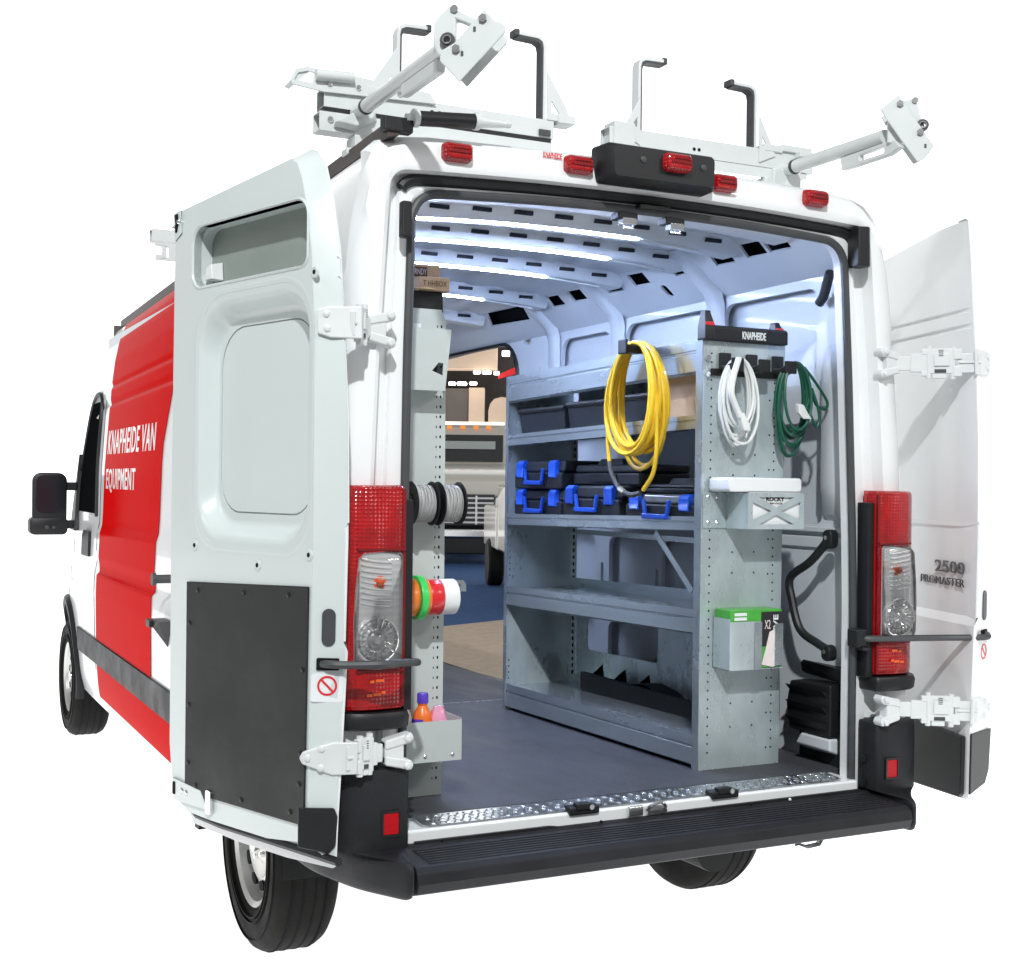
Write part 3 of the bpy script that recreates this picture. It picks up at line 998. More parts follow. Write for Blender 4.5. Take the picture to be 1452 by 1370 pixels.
    c = (0, 1.062)
    B().plate(circ(c[0], c[1], .026, 24, 1.0), [circ(c[0], c[1], .0205, 24, 1.0)], Bd, .0052, .006).obj('warning_ring', REDTXT, door)
    k = .0145
    B().plate([(-k - .002, c[1] + k - .002), (-k + .002, c[1] + k + .002), (k + .002, c[1] - k + .002), (k - .002, c[1] - k - .002)] if s > 0 else
              [(k + .002, c[1] + k - .002), (k - .002, c[1] + k + .002), (-k - .002, c[1] - k + .002), (-k + .002, c[1] - k - .002)], [], Bd, .0052, .0059).obj('warning_bar', REDTXT, door)
    # black corner shield, bottom seal, latches
    if s > 0:
        B().plate([(.080, .80), (-.078, .80), (-.074, .60), (.05, .62), (.078, .66)], [], Bd, .001, .008).obj('corner_shield', BLACK, door, bev=.004)
    else:
        B().plate([(.064, .745), (-.03, .742), (-.040, .72), (-.038, .640), (-.02, .622), (.060, .640)], [], Bd, .001, .010).obj('corner_shield', BLACK, door, bev=.006)
    B().tube([F(u, v, .026) for u, v in ((.03, .612), (.15, .608), (.35, .600), (.60, .590), (.74, .592), (.80, .615))], .012, 8).obj('bottom_seal', BLACK, door)
    lt = B().plate([(.845, 2.395), (.80, 2.40), (.795, 2.33), (.835, 2.31)], [], F, T0 + 0.0005, T0 + 0.0060).obj('upper_latch', DOORIN, door, bev=.003)
    B().plate([(.832, 2.388), (.815, 2.390), (.812, 2.362), (.818, 2.335), (.828, 2.335), (.826, 2.36)], [], F, T0 + 0.0062, T0 + 0.0090).obj('latch_slot', DARK, door)
    screw(F(.806, 2.365, T0 + 0.0060), n, .009, CHROME, door, 'latch_roller', .008)
    screw(F(.836, 2.352, T0 + 0.0060), n, .007, CHROME, door, 'latch_roller', .006)
    lt = B().plate([(.81, .70), (.64, .69), (.60, .64), (.79, .635)], [], F, T0 + 0.0005, T0 + 0.0080).obj('lower_latch', DOORIN, door, bev=.006)
    for u, v in ((.745, .672), (.72, .670)):
        screw(F(u, v, T0 + 0.0080), n, .008, CHROME, door)
    B().plate(rrect(.785, .652, .80, .69, .005), [], F, T0 + 0.0082, T0 + 0.0100).obj('latch_slot', DARK, door)
    B().plate(rrect(.578, .632, .606, .70, .008), [], F, T0 + 0.0005, T0 + 0.0120).obj('latch_handle', CHROME, door, bev=.003)
    # slanted band between outer skin and inner panel on the hinge side
    lp = lambda t: [((1 - t) * a_[0] + t * c_[0], (1 - t) * a_[1] + t * c_[1]) for a_, c_ in zip(skE, inE)]
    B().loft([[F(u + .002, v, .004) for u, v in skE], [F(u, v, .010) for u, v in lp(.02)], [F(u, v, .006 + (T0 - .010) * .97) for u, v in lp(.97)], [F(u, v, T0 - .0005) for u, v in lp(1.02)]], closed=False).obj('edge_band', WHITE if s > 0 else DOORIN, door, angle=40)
    # black cladding on the outside bottom
    x_ = .125 if s < 0 else -.008
    a0 = [(x_, .60), (x_ + .015, .586), (.30, .566), (.60, .555), (.80, .56), (.84, .61), (.86, .79), (x_ - .005, .79)]
    B().plate(a0, [], F, -.0215, -.006).obj('lower_cladding', BLACK, door, bev=.005)
    if s > 0:
        text('badge_lettering', '2500', lambda u, v, w_: F(.205 - u, 1.312 + v, -.0015 - w_), .190, .040, DARKCHROME, door, depth=.003, bold=.008)
        text('badge_lettering', 'PROMASTER', lambda u, v, w_: F(.300 - u, 1.270 + v, -.0015 - w_), .285, .026, DARKCHROME, door, depth=.003, bold=.0)
    # hinges: door leaf, knuckles, body leaf
    for z, big in ((.875, 1), (2.005, 0)):
        pb = Vector((s * (.905 if big else .935), -.062 if big else -.012, z))
        pd = Bd(-.062, z, .004)
        ex = (pb - pd)
        ln = ex.length
        ex.normalize()
        ey = Vector((0, 0, 1))
        ez = ex.cross(ey)
        if ez.y > 0:
            ez = -ez
        G = lambda u, v, w_: pd + ex * u + ey * v + ez * w_
        bh = B()
        if big:
            bh.plate([(-.085, -.045), (-.02, -.046), (.058, -.016), (.066, .0), (.058, .016), (-.02, .04), (-.085, .04)], [], lambda u, v, w_: Bd(u, z + v, w_), .001, .011)
        else:
            bh.plate([(-.085, -.042), (.0, -.040), (.03, -.03), (.03, .034), (.0, .042), (-.085, .044)], [], lambda u, v, w_: Bd(u, z + v, w_), .001, .011)
        hg = bh.obj('hinge', HINGEW, door, bev=.004)
        b = B()
        mtx = Matrix.Translation(pd) @ Matrix((ex, ey, ez)).transposed().to_4x4()
        b.box((-.01, -.034, -.006), (ln * .26, .030, .008), mtx)
        b.box((-.01, -.004, .008), (ln * .24, .004, .013), mtx)
        b.box((ln * .20, -.046, -.008), (ln * .31, -.012, .014), mtx)
        b.box((ln * .20, .010, -.008), (ln * .31, .044, .014), mtx)
        b.box((ln * .32, -.036, -.010), (ln * .62, .046, .012), mtx)
        b.box((ln * .36, -.012, .012), (ln * .56, .030, .018), mtx)
        b.box((ln * .40, -.052, -.006), (ln * .58, -.036, .010), mtx)
        b.box((ln * .63, -.030, -.008), (ln * .86, .030, .010), mtx)
        b.box((ln * .64, -.044, -.006), (ln * .72, -.026, .012), mtx)
        b.box((ln * .64, .026, -.006), (ln * .72, .046, .012), mtx)
        b.box((ln * .84, -.024, -.010), (ln * 1.04, .024, .008), mtx)
        b.obj('hinge_knuckle', HINGEW, door, bev=.003, seg=2)
        b = B()
        for q in range(4):
            b.box((ln * .44, .020 + q * .006, .0182), (ln * .50, .0225 + q * .006, .0186), mtx)
        b.box((ln * .40, -.034, .0122), (ln * .55, -.022, .0126), mtx)
        b.obj('hinge_mark', SEAL, door, kind='stuff')
        b = B()
        b.cyl(G(ln * .315, -.054, .004), G(ln * .315, .052, .004), .009, 12)
        b.cyl(G(ln * .625, -.052, .004), G(ln * .625, .056, .004), .009, 12)
        b.obj('hinge_pin', HINGEW, door)
        b = B()
        x0, x1 = (s * .895, s * .820) if big else (s * .935, s * .860)
        yb = (-.066 if big else -.004) + .03 * max(0, z - 1.2) * 0
        for v in (-.038, .036):
            b.loft([[(x0, y_, z + v * .55 - .013), (x1, y_, z + v - .014), (x1 - s * .008, y_, z + v), (x1, y_, z + v + .014), (x0, y_, z + v * .55 + .013)] for y_ in (yb - .012, yb + .03)])
        b.box((x0, yb - .008, z - .034), (x1 + s * .02, yb + .03, z + .032))
        bl = b.obj('hinge_body_leaf', HINGEW, door, bev=.006)
        for v in (-.038, .036):
            screw((s * (.832 if big else .872), yb - .014, z + v), (0, -1, 0), .011, HINGEW, door, 'hinge_bolt', .007)
        for (u, v) in ((.045, 0), (.010, .024), (.010, -.026)) if big else ((.008, .022), (.006, -.016)):
            screw(Bd(u, z + v, .011), nb, .010, HINGEW, door, 'hinge_bolt', .005)
    # check strap rod to the pillar
    e0 = Bd(.015, 1.118, .002)
    if s < 0:
        p = [e0, Bd(-.01, 1.120, .020), Bd(-.05, 1.119, .022), Vector((-.93, -.150, 1.122)), Vector((-.86, -.115, 1.118)), Vector((-.812, -.085, 1.113)), Vector((-.802, -.05, 1.108)), Vector((-.802, .02, 1.104))]
    else:
        p = [e0, Bd(-.01, 1.119, .018), Bd(-.05, 1.114, .020), Vector((1.02, -.120, 1.108)), Vector((.90, -.075, 1.106)), Vector((.80, -.035, 1.104)), Vector((.785, -.01, 1.104))]
    B().tube(spline(p, 5), .0105, 8).obj('check_strap', SEAL, van)
    if s > 0:
        B().box((.752, -.03, 1.075), (.795, .02, 1.135)).box((.77, -.04, 1.065), (.80, .0, 1.078)).obj('strap_clip', BLACK, van, bev=.006)
    return door


def F0(F, z):
    return lambda u, v, w_: F(u, z + v, w_)


for s in (-1, 1):
    build_door(s)

# ================================================================== load space
fz = lambda y: .642 - .02 * (y - .3)
# load floor with its edge at the sliding door
b = B()
fo = [(-.90, .13), (.88, .13), (.88, 2.52), (.80, 2.60), (.78, 3.2), (.88, 3.9), (.88, 4.1), (-.90, 4.1)]
b.loft([[(x, y, fz(y) - .03) for x, y in fo], [(x, y, fz(y)) for x, y in fo]])
b.obj('load_floor', FLOORM, van, angle=20)
for y in (1.98,):
    B().box((-.5, y - .0015, fz(y) + .0002), (.8, y + .0015, fz(y) + .001)).obj('floor_joint', GALVD, van)
B().box((.78, 2.62, .44), (1.0, 3.85, .475)).obj('side_step', BUMPER, van, bev=.004)
# sill and tread plate
B().box((-.81, -.002, .598), (.79, .13, .640)).obj('rear_sill', WHITE, van, bev=.008)
tp = [(-.745, .022), (-.725, .010), (.70, .010), (.735, .020), (.735, .100), (-.745, .100)]
tread = B().loft([[(x, y, .641 + .06 * (y - .01)) for x, y in tp], [(x, y, .6455 + .06 * (y - .01)) for x, y in tp]]).obj('tread_plate', DIAMOND, van, angle=20)
b = B()
for i in range(62):
    for j in range(4):
        x, y = -.715 + i * .0232 + (.0116 if j % 2 else 0), .022 + j * .0205
        a = R(45 if (i + j) % 2 else -45)
        z = .6455 + .06 * (y - .01)
        e1 = Vector((math.cos(a), math.sin(a), 0)) * .011
        e2 = Vector((-math.sin(a), math.cos(a), 0)) * .0042
        c = Vector((x, y, z))
        v = [b.bm.verts.new(p) for p in (c + e1, c + e2, c - e1, c - e2)]
        t = [b.bm.verts.new(c + e1 * .4 + Vector((0, 0, .0032))), b.bm.verts.new(c - e1 * .4 + Vector((0, 0, .0032)))]
        for f in ((v[0], v[1], t[0]), (v[1], v[2], t[1]), (v[1], t[1], t[0]), (v[2], v[3], t[1]), (v[3], v[0], t[0]), (v[3], t[0], t[1])):
            b.bm.faces.new(f)
b.obj('tread_lug', DIAMOND, tread, smooth=False, kind='stuff')
for x in (-.245, .255):
    c = B().box((x - .05, -.012, .632), (x + .05, .03, .656)).box((x - .03, -.016, .645), (x + .02, .01, .667)).obj('sill_catch', BLACK, van, bev=.005)
    B().cyl((x + .02, -.018, .654), (x + .02, -.012, .654), .008, 10).obj('catch_screw', CHROME, c)
st = B().box((-.095, -.014, .612), (-.045, -.002, .640)).obj('door_striker', CHROME, van, bev=.003)
B().tube(spline([(-.03, -.008, .625), (-.02, -.02, .640), (.01, -.022, .648), (.03, -.016, .632), (.025, -.01, .618)], 4), .0055, 7).box((-.03, -.012, .61), (.04, -.004, .622)).obj('striker_loop', CHROME, st)

# inner right wall: a pressed frame with real openings in front of the outer sheet
f = lambda u, v, w_: Vector((w_, u, v))
holes = [rrect(2.62, .52, 3.83, 2.335, (.20, .20, .06, .06), 7),
         rrect(.34, 1.96, .88, 2.30, .05), rrect(.97, 1.93, 1.60, 2.30, .06), rrect(1.72, 1.90, 2.18, 2.29, .07),
         rrect(.30, 1.46, .88, 1.82, .04), rrect(.97, 1.46, 1.60, 1.82, .05), rrect(1.72, 1.46, 2.40, 1.82, .05),
         rrect(.97, 1.06, 1.30, 1.36, .04), rrect(1.38, 1.06, 1.72, 1.36, .04), rrect(1.84, 1.06, 2.40, 1.36, .04), rrect(.52, 1.02, .88, 1.36, .04),
         rrect(.97, .70, 1.30, .98, .04), rrect(1.38, .70, 1.72, .98, .04), rrect(1.84, .70, 2.40, .98, .04), rrect(.52, .72, .88, .95, .04)]
for y, z0, z1 in ((.925, 2.00, 2.16), (1.655, 1.98, 2.12), (1.335, 1.10, 1.24), (1.78, 1.1, 1.24), (1.335, .74, .86)):
    holes.append(rrect(y - .010, z0, y + .010, z1, .0098, 4))
holes.append([(2.40, 2.18), (2.455, 2.02), (2.40, 1.98), (2.36, 2.00)])
holes.append(rrect(2.26, 2.16, 2.32, 2.26, .028, 5))
holes.append(rrect(2.24, 2.02, 2.31, 2.12, .030, 5))
holes.append(rrect(2.50, 2.33 - .03, 2.57, 2.33, .012, 4))
for y in (1.05, 1.2, 1.32, 1.44, 1.56):
    holes.append(circ(y, 1.41, .007, 8))
wall_r = B().plate([(.13, .56), (4.1, .50), (4.1, 2.345), (.13, 2.375)], holes, f, .885, .905).obj('inner_side_frame', INNER, van, angle=30, bev=.006)
b = B()
b.plate([(.13, .56), (2.605, .50), (2.605, 2.35), (.13, 2.37)], [], f, .930, .936)
b.plate([(3.84, .50), (4.1, .50), (4.1, 2.33), (3.84, 2.33)], [], f, .930, .936)
b.obj('inner_side_sheet', INNER, van)
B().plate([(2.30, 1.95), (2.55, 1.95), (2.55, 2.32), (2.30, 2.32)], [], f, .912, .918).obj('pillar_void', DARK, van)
B().box((-.93, .13, .55), (-.905, 4.1, 2.37)).obj('inner_left_side', INNER, van)
B().box((-.90, 4.1, .6), (.90, 4.12, 2.45)).obj('cab_partition', BOARDG, van)
# jamb round the sliding-door opening
b = B()
b.loft([[Vector((x, u, v)) for u, v in rrect(2.612 - q, .51 - q, 3.84 + q, 2.342 + q, (.20, .20, .06, .06), 7)] for x, q in ((.885, .0), (.905, .004), (.985, .012))], cap0=False, cap1=False)
b.obj('sliding_door_jamb', INNER, van)
B().tube([Vector((.882, u, v)) for u, v in rrect(2.63, .53, 3.82, 2.325, (.19, .19, .06, .06), 7)], .012, 6, closed=True).obj('door_gasket', BLACK, van)

# cant rail: sloping box rail with punched windows
p0, p1 = Vector((.885, 0, 2.350)), Vector((.690, 0, 2.515))
ex = (p1 - p0).normalized()
nn = Vector((ex.z, 0, -ex.x))
f2 = lambda u, v, w_: p0 + ex * v + Vector((0, u, -.004 * u)) - nn * w_
WL = (p1 - p0).length
holes = []
for y in (.40, .53, .72, .99, 1.29, 1.50, 1.80, 2.0):
    holes.append([(y - .055, .135), (y + .06, .140), (y + .05, .205), (y - .06, .200)])
for y in (.90, 1.18, 1.70):
    holes.append([(a, c) for a, c in rrect(y - .018, .205, y + .022, .250, .016, 4)])
    holes.append([(a, c) for a, c in rrect(y - .020, .045, y + .020, .115, .018, 4)])
holes.append([(2.35, .10), (2.75, .12), (2.68, .205), (2.30, .195)])
holes.append(rrect(2.16, .14, 2.24, .17, .01, 3))
B().plate([(.13, -.01), (4.1, -.01), (4.1, WL), (.13, WL)], holes, f2, 0, .010).obj('cant_rail', INNER, van, angle=30)
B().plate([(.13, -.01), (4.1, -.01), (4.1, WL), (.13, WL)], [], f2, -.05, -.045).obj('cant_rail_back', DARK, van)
B().plate([(.13, -.01), (4.1, -.01), (4.1, WL), (.13, WL)], [], lambda u, v, w_: Vector((-f2(u, v, w_).x, f2(u, v, w_).y, f2(u, v, w_).z)), 0, .010).obj('cant_rail', INNER, van)
for y in (.925, 1.20, 1.655, 2.24):
    L = []
    for x, z, dd in ((.905, 1.90, .0), (.88, 2.10, .012), (.878, 2.30, .018), (.862, 2.36, .022), (.80, 2.415, .022), (.72, 2.478, .020), (.66, 2.50, .012)):
        L.append([(x, y - .055, z), (x - dd, y - .035, z - dd * .5), (x - dd, y + .035, z - dd * .5), (x, y + .055, z)])
    if y != 1.20:
        B().loft(L, cap0=True, cap1=True).obj('wall_rib', INNER, van, angle=50)

# roof lining: ribbed sheet, cross bows with slots, LED strips
rz = lambda x, y: 2.535 - .030 * (abs(x) / .7) ** 2.4 - .014 * y
b = B()
NX = 60
L = []
for y in [.12 + 4.0 * k / 20 for k in range(21)]:
    L.append([(-.70 + 1.4 * k / NX, y, rz(-.70 + 1.4 * k / NX, y) - (.006 if (k // 4) % 2 else 0)) for k in range(NX + 1)])
b.loft(L, closed=False)
b.obj('roof_lining', INNER, van, angle=20)
bow_y = [.36, .66, 1.0, 1.46, 2.12, 2.8, 3.4]
for bi, y in enumerate(bow_y):
    drop = .052
    L = []
    for k in range(29):
        x = -.74 + 1.48 * k / 28
        z = rz(x, y)
        L.append([(x, y - .075, z + .003), (x, y - .055, z - drop * .75), (x, y - .040, z - drop), (x, y + .040, z - drop), (x, y + .055, z - drop * .75), (x, y + .075, z + .003)])
    B().loft(L).obj('roof_bow', INNER, van, angle=30)
    for k in range(9):
        x = -.62 + k * .155
        z = rz(x, y) - drop * .45
        for yy in (y - .0718, y + .058):
            B().box((x - .034, yy, z - .004), (x + .034, yy + .0138, z + .009)).obj('bow_slot', SLOT, van, smooth=False)
for y, x1 in ((.645, .33), (1.0, .42), (1.46, .40), (2.12, .43)):
    pts = [(-.66 + (x1 + .66) * k / 24, y) for k in range(25)]
    L = [[(x, yy - .0045, rz(x, yy) - .0525), (x, yy - .0045, rz(x, yy) - .0565), (x, yy + .0045, rz(x, yy) - .0565), (x, yy + .0045, rz(x, yy) - .0525)] for x, yy in pts]
    B().loft(L).obj('led_strip', LED, van)
    B().tube([(x1 + q, y, rz(x1 + q, y) - .055) for q in (0, .05, .12, .2, .26)], .003, 5).obj('led_wire', WHITEP, van)

# D-pillar interior: grab handle, air vent, stowed strap, pressed column
B().tube(spline([(.80, .17, 1.425), (.80, .185, 1.40), (.79, .25, 1.335), (.785, .345, 1.275), (.785, .335, 1.20), (.785, .29, 1.10), (.795, .21, 1.06), (.80, .17, 1.045)], 6), .0145, 10).obj('grab_handle', BLACK, van)
for z0, z1 in ((1.385, 1.45), (1.005, 1.06)):
    o = B().loft([[(x, y, z) for y, z in rrect(.145, z0, .19, z1, .02, 5)] for x in (.79, .825)]).obj('handle_foot', BLACK, van, bev=.006)
    B().cyl((.788, .166, (z0 + z1) / 2 + .005), (.784, .166, (z0 + z1) / 2 + .005), .008, 10).obj('handle_bolt', CHROME, o)
L = [[(.80, y, z) for y, z in ((.15, .745), (.36, .745), (.38, .83), (.36, .915), (.15, .925))], [(.90, y, z) for y, z in ((.15, .745), (.36, .745), (.38, .83), (.36, .915), (.15, .925))]]
v_ = B().loft(L).obj('air_vent', BLACK, van, bev=.008)
for z in (.775, .83, .885):
    B().loft([[(.775, y, z + .02), (.81, y, z + .012), (.81, y, z - .018)] for y in (.165, .355)]).obj('vent_flap', CASE, v_)
B().loft([[(.80, .15, .70), (.80, .33, .70), (.80, .30, .74), (.80, .15, .742)], [(.90, .15, .66), (.90, .36, .66), (.90, .34, .742), (.90, .15, .742)]]).obj('vent_shroud', INNER, van, bev=.008)
L = []
for z in (1.47, 1.50, 1.6, 1.8, 2.0, 2.06, 2.10):
    q = .05 if 1.5 < z < 2.05 else .03 if z < 2.08 and z > 1.48 else .01
    L.append([(.90, .14, z), (.90 - q * .7, .16, z), (.90 - q, .20, z), (.90 - q, .27, z), (.90 - q * .5, .30, z), (.90, .32, z)])
B().loft(L).obj('pillar_pressing', INNER, van, angle=60)
B().tube(spline([(.86, .30, 2.235), (.855, .27, 2.26), (.845, .24, 2.305), (.835, .215, 2.33)], 4), .017, 8).obj('wire_conduit', BLACK, van)
B().box((.865, .14, 1.435), (.884, .50, 1.455)).box((.875, .14, 1.38), (.884, .62, 1.42)).obj('wall_rail', INNER, van, bev=.004)

# ================================================================== steel shelving on the right wall
SX0, SX1, SY0, SY1 = .372, .705, .300, 1.745
sz = lambda y, z: z - .02 * (y - .3)
shelf = thing('shelving_unit', (.54, 1.02, fz(1.02)), 'tall galvanised steel shelving unit standing along the right inner wall', 'shelving')


def panel_y(name, x0, x1, y, z0, z1, t, material, parent):
    return B().box((x0, y, z0), (x1, y + t, z1)).obj(name, material, parent, bev=.002)


ZT = 2.085
end = B().plate([(SX0, .6425), (SX1, .6425), (SX1 + .008, 1.95), (SX1 + .008, ZT - .005), (SX0, ZT)], [], lambda u, v, w_: Vector((u, SY0 + w_, v)), 0, .0025).obj('end_panel', GALV, shelf)
B().box((SX0 - .003, SY0 - .001, .6425), (SX0 + .0, SY0 + .035, ZT)).obj('end_flange', GALVD, shelf)
B().box((SX0, SY1 - .003, sz(SY1, .645)), (SX1, SY1, sz(SY1, ZT))).obj('front_end_panel', GALV, shelf)
B().box((SX0 - .003, SY1 - .022, sz(SY1, .645)), (SX0, SY1 + .001, sz(SY1, ZT))).obj('front_post', GALVD, shelf)
B().box((SX1 - .004, SY1 - .045, sz(SY1, .645)), (SX1, SY1 - .004, sz(SY1, 1.95))).obj('back_post', GALVD, shelf)
B().box((SX1 - .004, SY0 + .003, .645), (SX1, SY0 + .045, 1.95)).obj('back_post', GALVD, shelf)
# perforations
b = B()
for k in range(46):
    z = .70 + k * .0297
    for x in (SX0 + .035, SX1 - .035) + ((SX1 - .055,) if k % 4 == 0 else ()):
        b.cyl((x, SY0 - .0006, z), (x, SY0 + .0006, z), .0034, 8)
for z in (.78, .86, 1.00, 1.30, 1.37, 1.63, 1.70):
    for x in (.50, .59):
        b.cyl((x, SY0 - .0006, z), (x, SY0 + .0006, z), .0034, 8)
b.obj('punched_hole', DARK, end, kind='stuff')
b = B()
for k in range(40):
    z = .72 + k * .03
    b.box((SX1 - .0048, SY1 - .032, sz(SY1, z)), (SX1 - .0038, SY1 - .018, sz(SY1, z + .016)))
for k in range(6):
    for z0 in (.72, 1.22):
        b.box((SX0 + .02, SY1 - .0036, sz(SY1, z0 + k * .026)), (SX0 + .026, SY1 - .0028, sz(SY1, z0 + k * .026 + .006)))
b.obj('slot_hole', DARK, shelf, kind='stuff')


def tray(name, z, h, x0=SX0, lipn=1, depth=.33, back=.03):
    """sheet-metal shelf with folded front lip, follows the floor's slope"""
    q = []
    for y in (SY0 + .003, SY1 - .004):
        o = sz(y, 0)
        q.append((y, o))
    prof = [(x0 + .0, z), (x0 - .0, z - h * .30), (x0 + .008, z - h * .34), (x0 + .001, z - h * .40), (x0 + .001, z - h * .92), (x0 + .012, z - h), (x0 + .014, z - h + .004),
            (x0 + .004, z - h * .88), (x0 + .004, z - .012), (SX1 - .006, z - .012), (SX1 - .006, z + back), (SX1 - .008, z + back), (SX1 - .008, z - .010), (x0 + .006, z - .010), (x0 + .003, z)]
    return B().loft([[(x, y, zz + o) for x, zz in prof] for y, o in q]).obj(name, GALVD, shelf, angle=20)


tray('shelf', 2.085, .115)
tray('shelf', 1.832, .050)
tray('shelf', 1.490, .050)
tray('shelf', 1.178, .085)
tray('shelf', .755, .105, back=.02)
# solid back sheets behind the upper bays, wheel-house sheet with cut-outs below
B().box((SX1 - .003, .75, 1.84), (SX1, SY1 - .05, 2.06)).obj('back_sheet', GALV, shelf)
f = lambda u, v, w_: Vector((SX1 + .002 + w_, u, sz(u, v)))
B().plate([(.36, .66), (1.70, .66), (1.70, 1.12), (.36, 1.12)], [rrect(1.05, .90, 1.60, 1.10, .02, 3)] + [[(y, .74), (y + .11, .74), (y + .13, .79), (y + .03, .85)] for y in (1.08, 1.26, 1.44)], f, 0, .003).obj('lower_back_sheet', GALV, shelf)
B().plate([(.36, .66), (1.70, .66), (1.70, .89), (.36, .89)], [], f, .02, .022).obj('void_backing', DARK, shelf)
B().box((SX1 - .006, .32, 1.455), (SX1 + .0, SY1 - .05, 1.478)).box((SX1 - .006, .32, 1.375), (SX1 + .0, SY1 - .05, 1.395)).obj('back_rail', GALVD, shelf)
br = Matrix.Translation((SX0 + .03, .62, 1.425)) @ Matrix.Rotation(R(40), 4, 'X')
B().box((-.0, -.30, -.012), (.003, .0, .012), br).obj('brace_strap', GALVD, shelf)
# printed black header bar with two corner clips
bar = B().loft([[(x, y, z) for y, z in ((SY0 - .022, 2.078), (SY0 - .022, 2.122), (SY0 - .012, 2.130), (SY0 + .03, 2.130), (SY0 + .03, 2.078))] for x in (SX0 - .004, SX1 + .004)]).obj('header_bar', BLACK, shelf, bev=.004)
for x, yo, zt_, hw in ((SX0 + .010, 0, 2.178, .020), (SX1 - .010, .03, 2.160, .018)):
    B().loft([[(x - hw, SY0 - .026 + yo, z), (x + hw, SY0 - .026 + yo, z), (x + hw, SY0 + .02 + yo, z), (x - hw, SY0 + .02 + yo, z)] if z < 2.14 else
              [(x - hw * .6, SY0 - .012 + yo, z), (x + hw * .6, SY0 - .012 + yo, z), (x + hw * .6, SY0 + .018 + yo, z), (x - hw * .6, SY0 + .018 + yo, z)] for z in (2.06 if x > .5 else 2.080, 2.128, zt_ - .008, zt_)]).obj('corner_clip', BLACK, shelf, bev=.004)
    B().box((x - hw * .9, SY0 - .029 + yo, 2.126), (x + hw * .7, SY0 - .022 + yo, 2.138)).obj('red_tab', REDT, shelf, bev=.002)
text('bar_lettering', 'KNAPHEIDE', lambda u, v, w_: Vector((.515 + u, SY0 - .0222 - w_, 2.088 + v)), .098, .026, WHITEP, bar, bold=.02)

# hook rail with three plastic hooks
rail = thing('hook_rail', (.55, SY0 - .01, 2.0), 'black plastic hook rail screwed to the shelving end panel', 'hook rail')
B().box((.40, SY0 - .012, 1.962), (.70, SY0 - .0005, 1.986)).obj('rail_bar', BLACK, rail, bev=.003)
for x in (.455, .565, .675):
    B().box((x - .022, SY0 - .016, 1.985), (x + .022, SY0 - .001, 2.040)).obj('hook_back', CASE, rail, bev=.004)
    B().loft([[(x - .024, y, z + .010), (x + .024, y, z + .010), (x + .024, y, z - .012), (x - .024, y, z - .012)] for y, z in ((SY0 - .004, 1.988), (SY0 - .04, 1.985), (SY0 - .075, 1.992))]).obj('hook_arm', BLACK, rail, bev=.005)
    B().box((x - .024, SY0 - .083, 1.975), (x + .024, SY0 - .073, 2.018)).obj('hook_tip', BLACK, rail, bev=.004)
B().cyl((.387, SY0 - .012, 2.02), (.387, SY0, 2.02), .009, 10).cyl((.387, SY0 - .012, 1.965), (.387, SY0, 1.965), .009, 10).obj('rail_bolt', CHROME, rail)


def coil(name, c, rx, rz_, axu, turns, r, material, parent, seedv, spread=.03, droop=.25, axis=None, tight=.12, n=26):
    """hanging coil: loops pinned at the hook, spreading towards the bottom"""
    rnd = random.Random(seedv)
    axu = Vector(axu)
    axis = Vector(axis)
    pts = []
    for k in range(turns):
        a_ = 1 + rnd.uniform(-tight, tight)
        b_ = 1 + rnd.uniform(-tight * .7, tight)
        ph = rnd.uniform(-.1, .1)
        w0 = rnd.uniform(-1, 1) * spread
        w1 = rnd.uniform(-1, 1) * spread
        for j in range(n):
            t = 2 * math.pi * j / n
            up = (1 + math.cos(t)) / 2
            x = math.sin(t + ph * (1 - up)) * rx * a_ * (1 - .10 * up)
            z = (math.cos(t) - 1) * rz_ * b_
            w_ = (w0 * (1 - j / n) + w1 * j / n) * (.35 + .65 * (1 - up) + .2 * math.sin(t) ** 2)
            pts.append(Vector(c) + axu * x + Vector((0, 0, z)) + axis * w_)
    sm = []
    for i in range(len(pts)):
        a0, a1, a2 = pts[max(0, i - 1)], pts[i], pts[min(len(pts) - 1, i + 1)]
        sm.append((a0 + a1 * 2 + a2) / 4)
    b = B()
    b.tube(sm, r, 7)
    return b.obj(name, material, parent)


# yellow hose on its own hook over the shelf front
hk = tag(B().loft([[(x, .582, 2.055 + z), (x, .638, 2.055 + z), (x, .638, 2.03 + z), (x, .582, 2.03 + z)] for x, z in ((.372, .03), (.30, .025), (.255, .03))]).box((.247, .582, 2.052), (.257, .638, 2.105)).obj('hose_hook', BLACK, None, bev=.005),
         'black plastic hook on the top shelf edge carrying the yellow hose', 'hook')
hose = thing('air_hose', (.31, .61, 1.60), 'coiled yellow air hose hanging on the front of the shelving', 'hose')
coil('hose_coil', (.310, .61, 2.098), .150, .205, (0, 1, 0), 11, .0078, YELLOW, hose, 5, .050, axis=(1, 0, 0), tight=.13)
B().tube(spline([(.30, .47, 1.90), (.295, .455, 1.78), (.29, .45, 1.70), (.29, .47, 1.63), (.285, .52, 1.575)], 6), .0078, 7).tube(spline([(.30, .755, 1.93), (.29, .765, 1.80), (.285, .755, 1.73), (.285, .745, 1.675)], 6), .0078, 7).obj('hose_tail', YELLOW, hose)
B().tube(spline([(.285, .745, 1.675), (.28, .725, 1.64), (.278, .69, 1.60), (.277, .66, 1.578)], 5), .0085, 8).tube(spline([(.275, .625, 1.565), (.276, .58, 1.558), (.283, .535, 1.565)], 4), .0095, 8).obj('strain_relief', SEAL, hose)
B().cyl((.277, .66, 1.578), (.275, .625, 1.565), .011, 8).obj('hose_fitting', BRASS, hose)

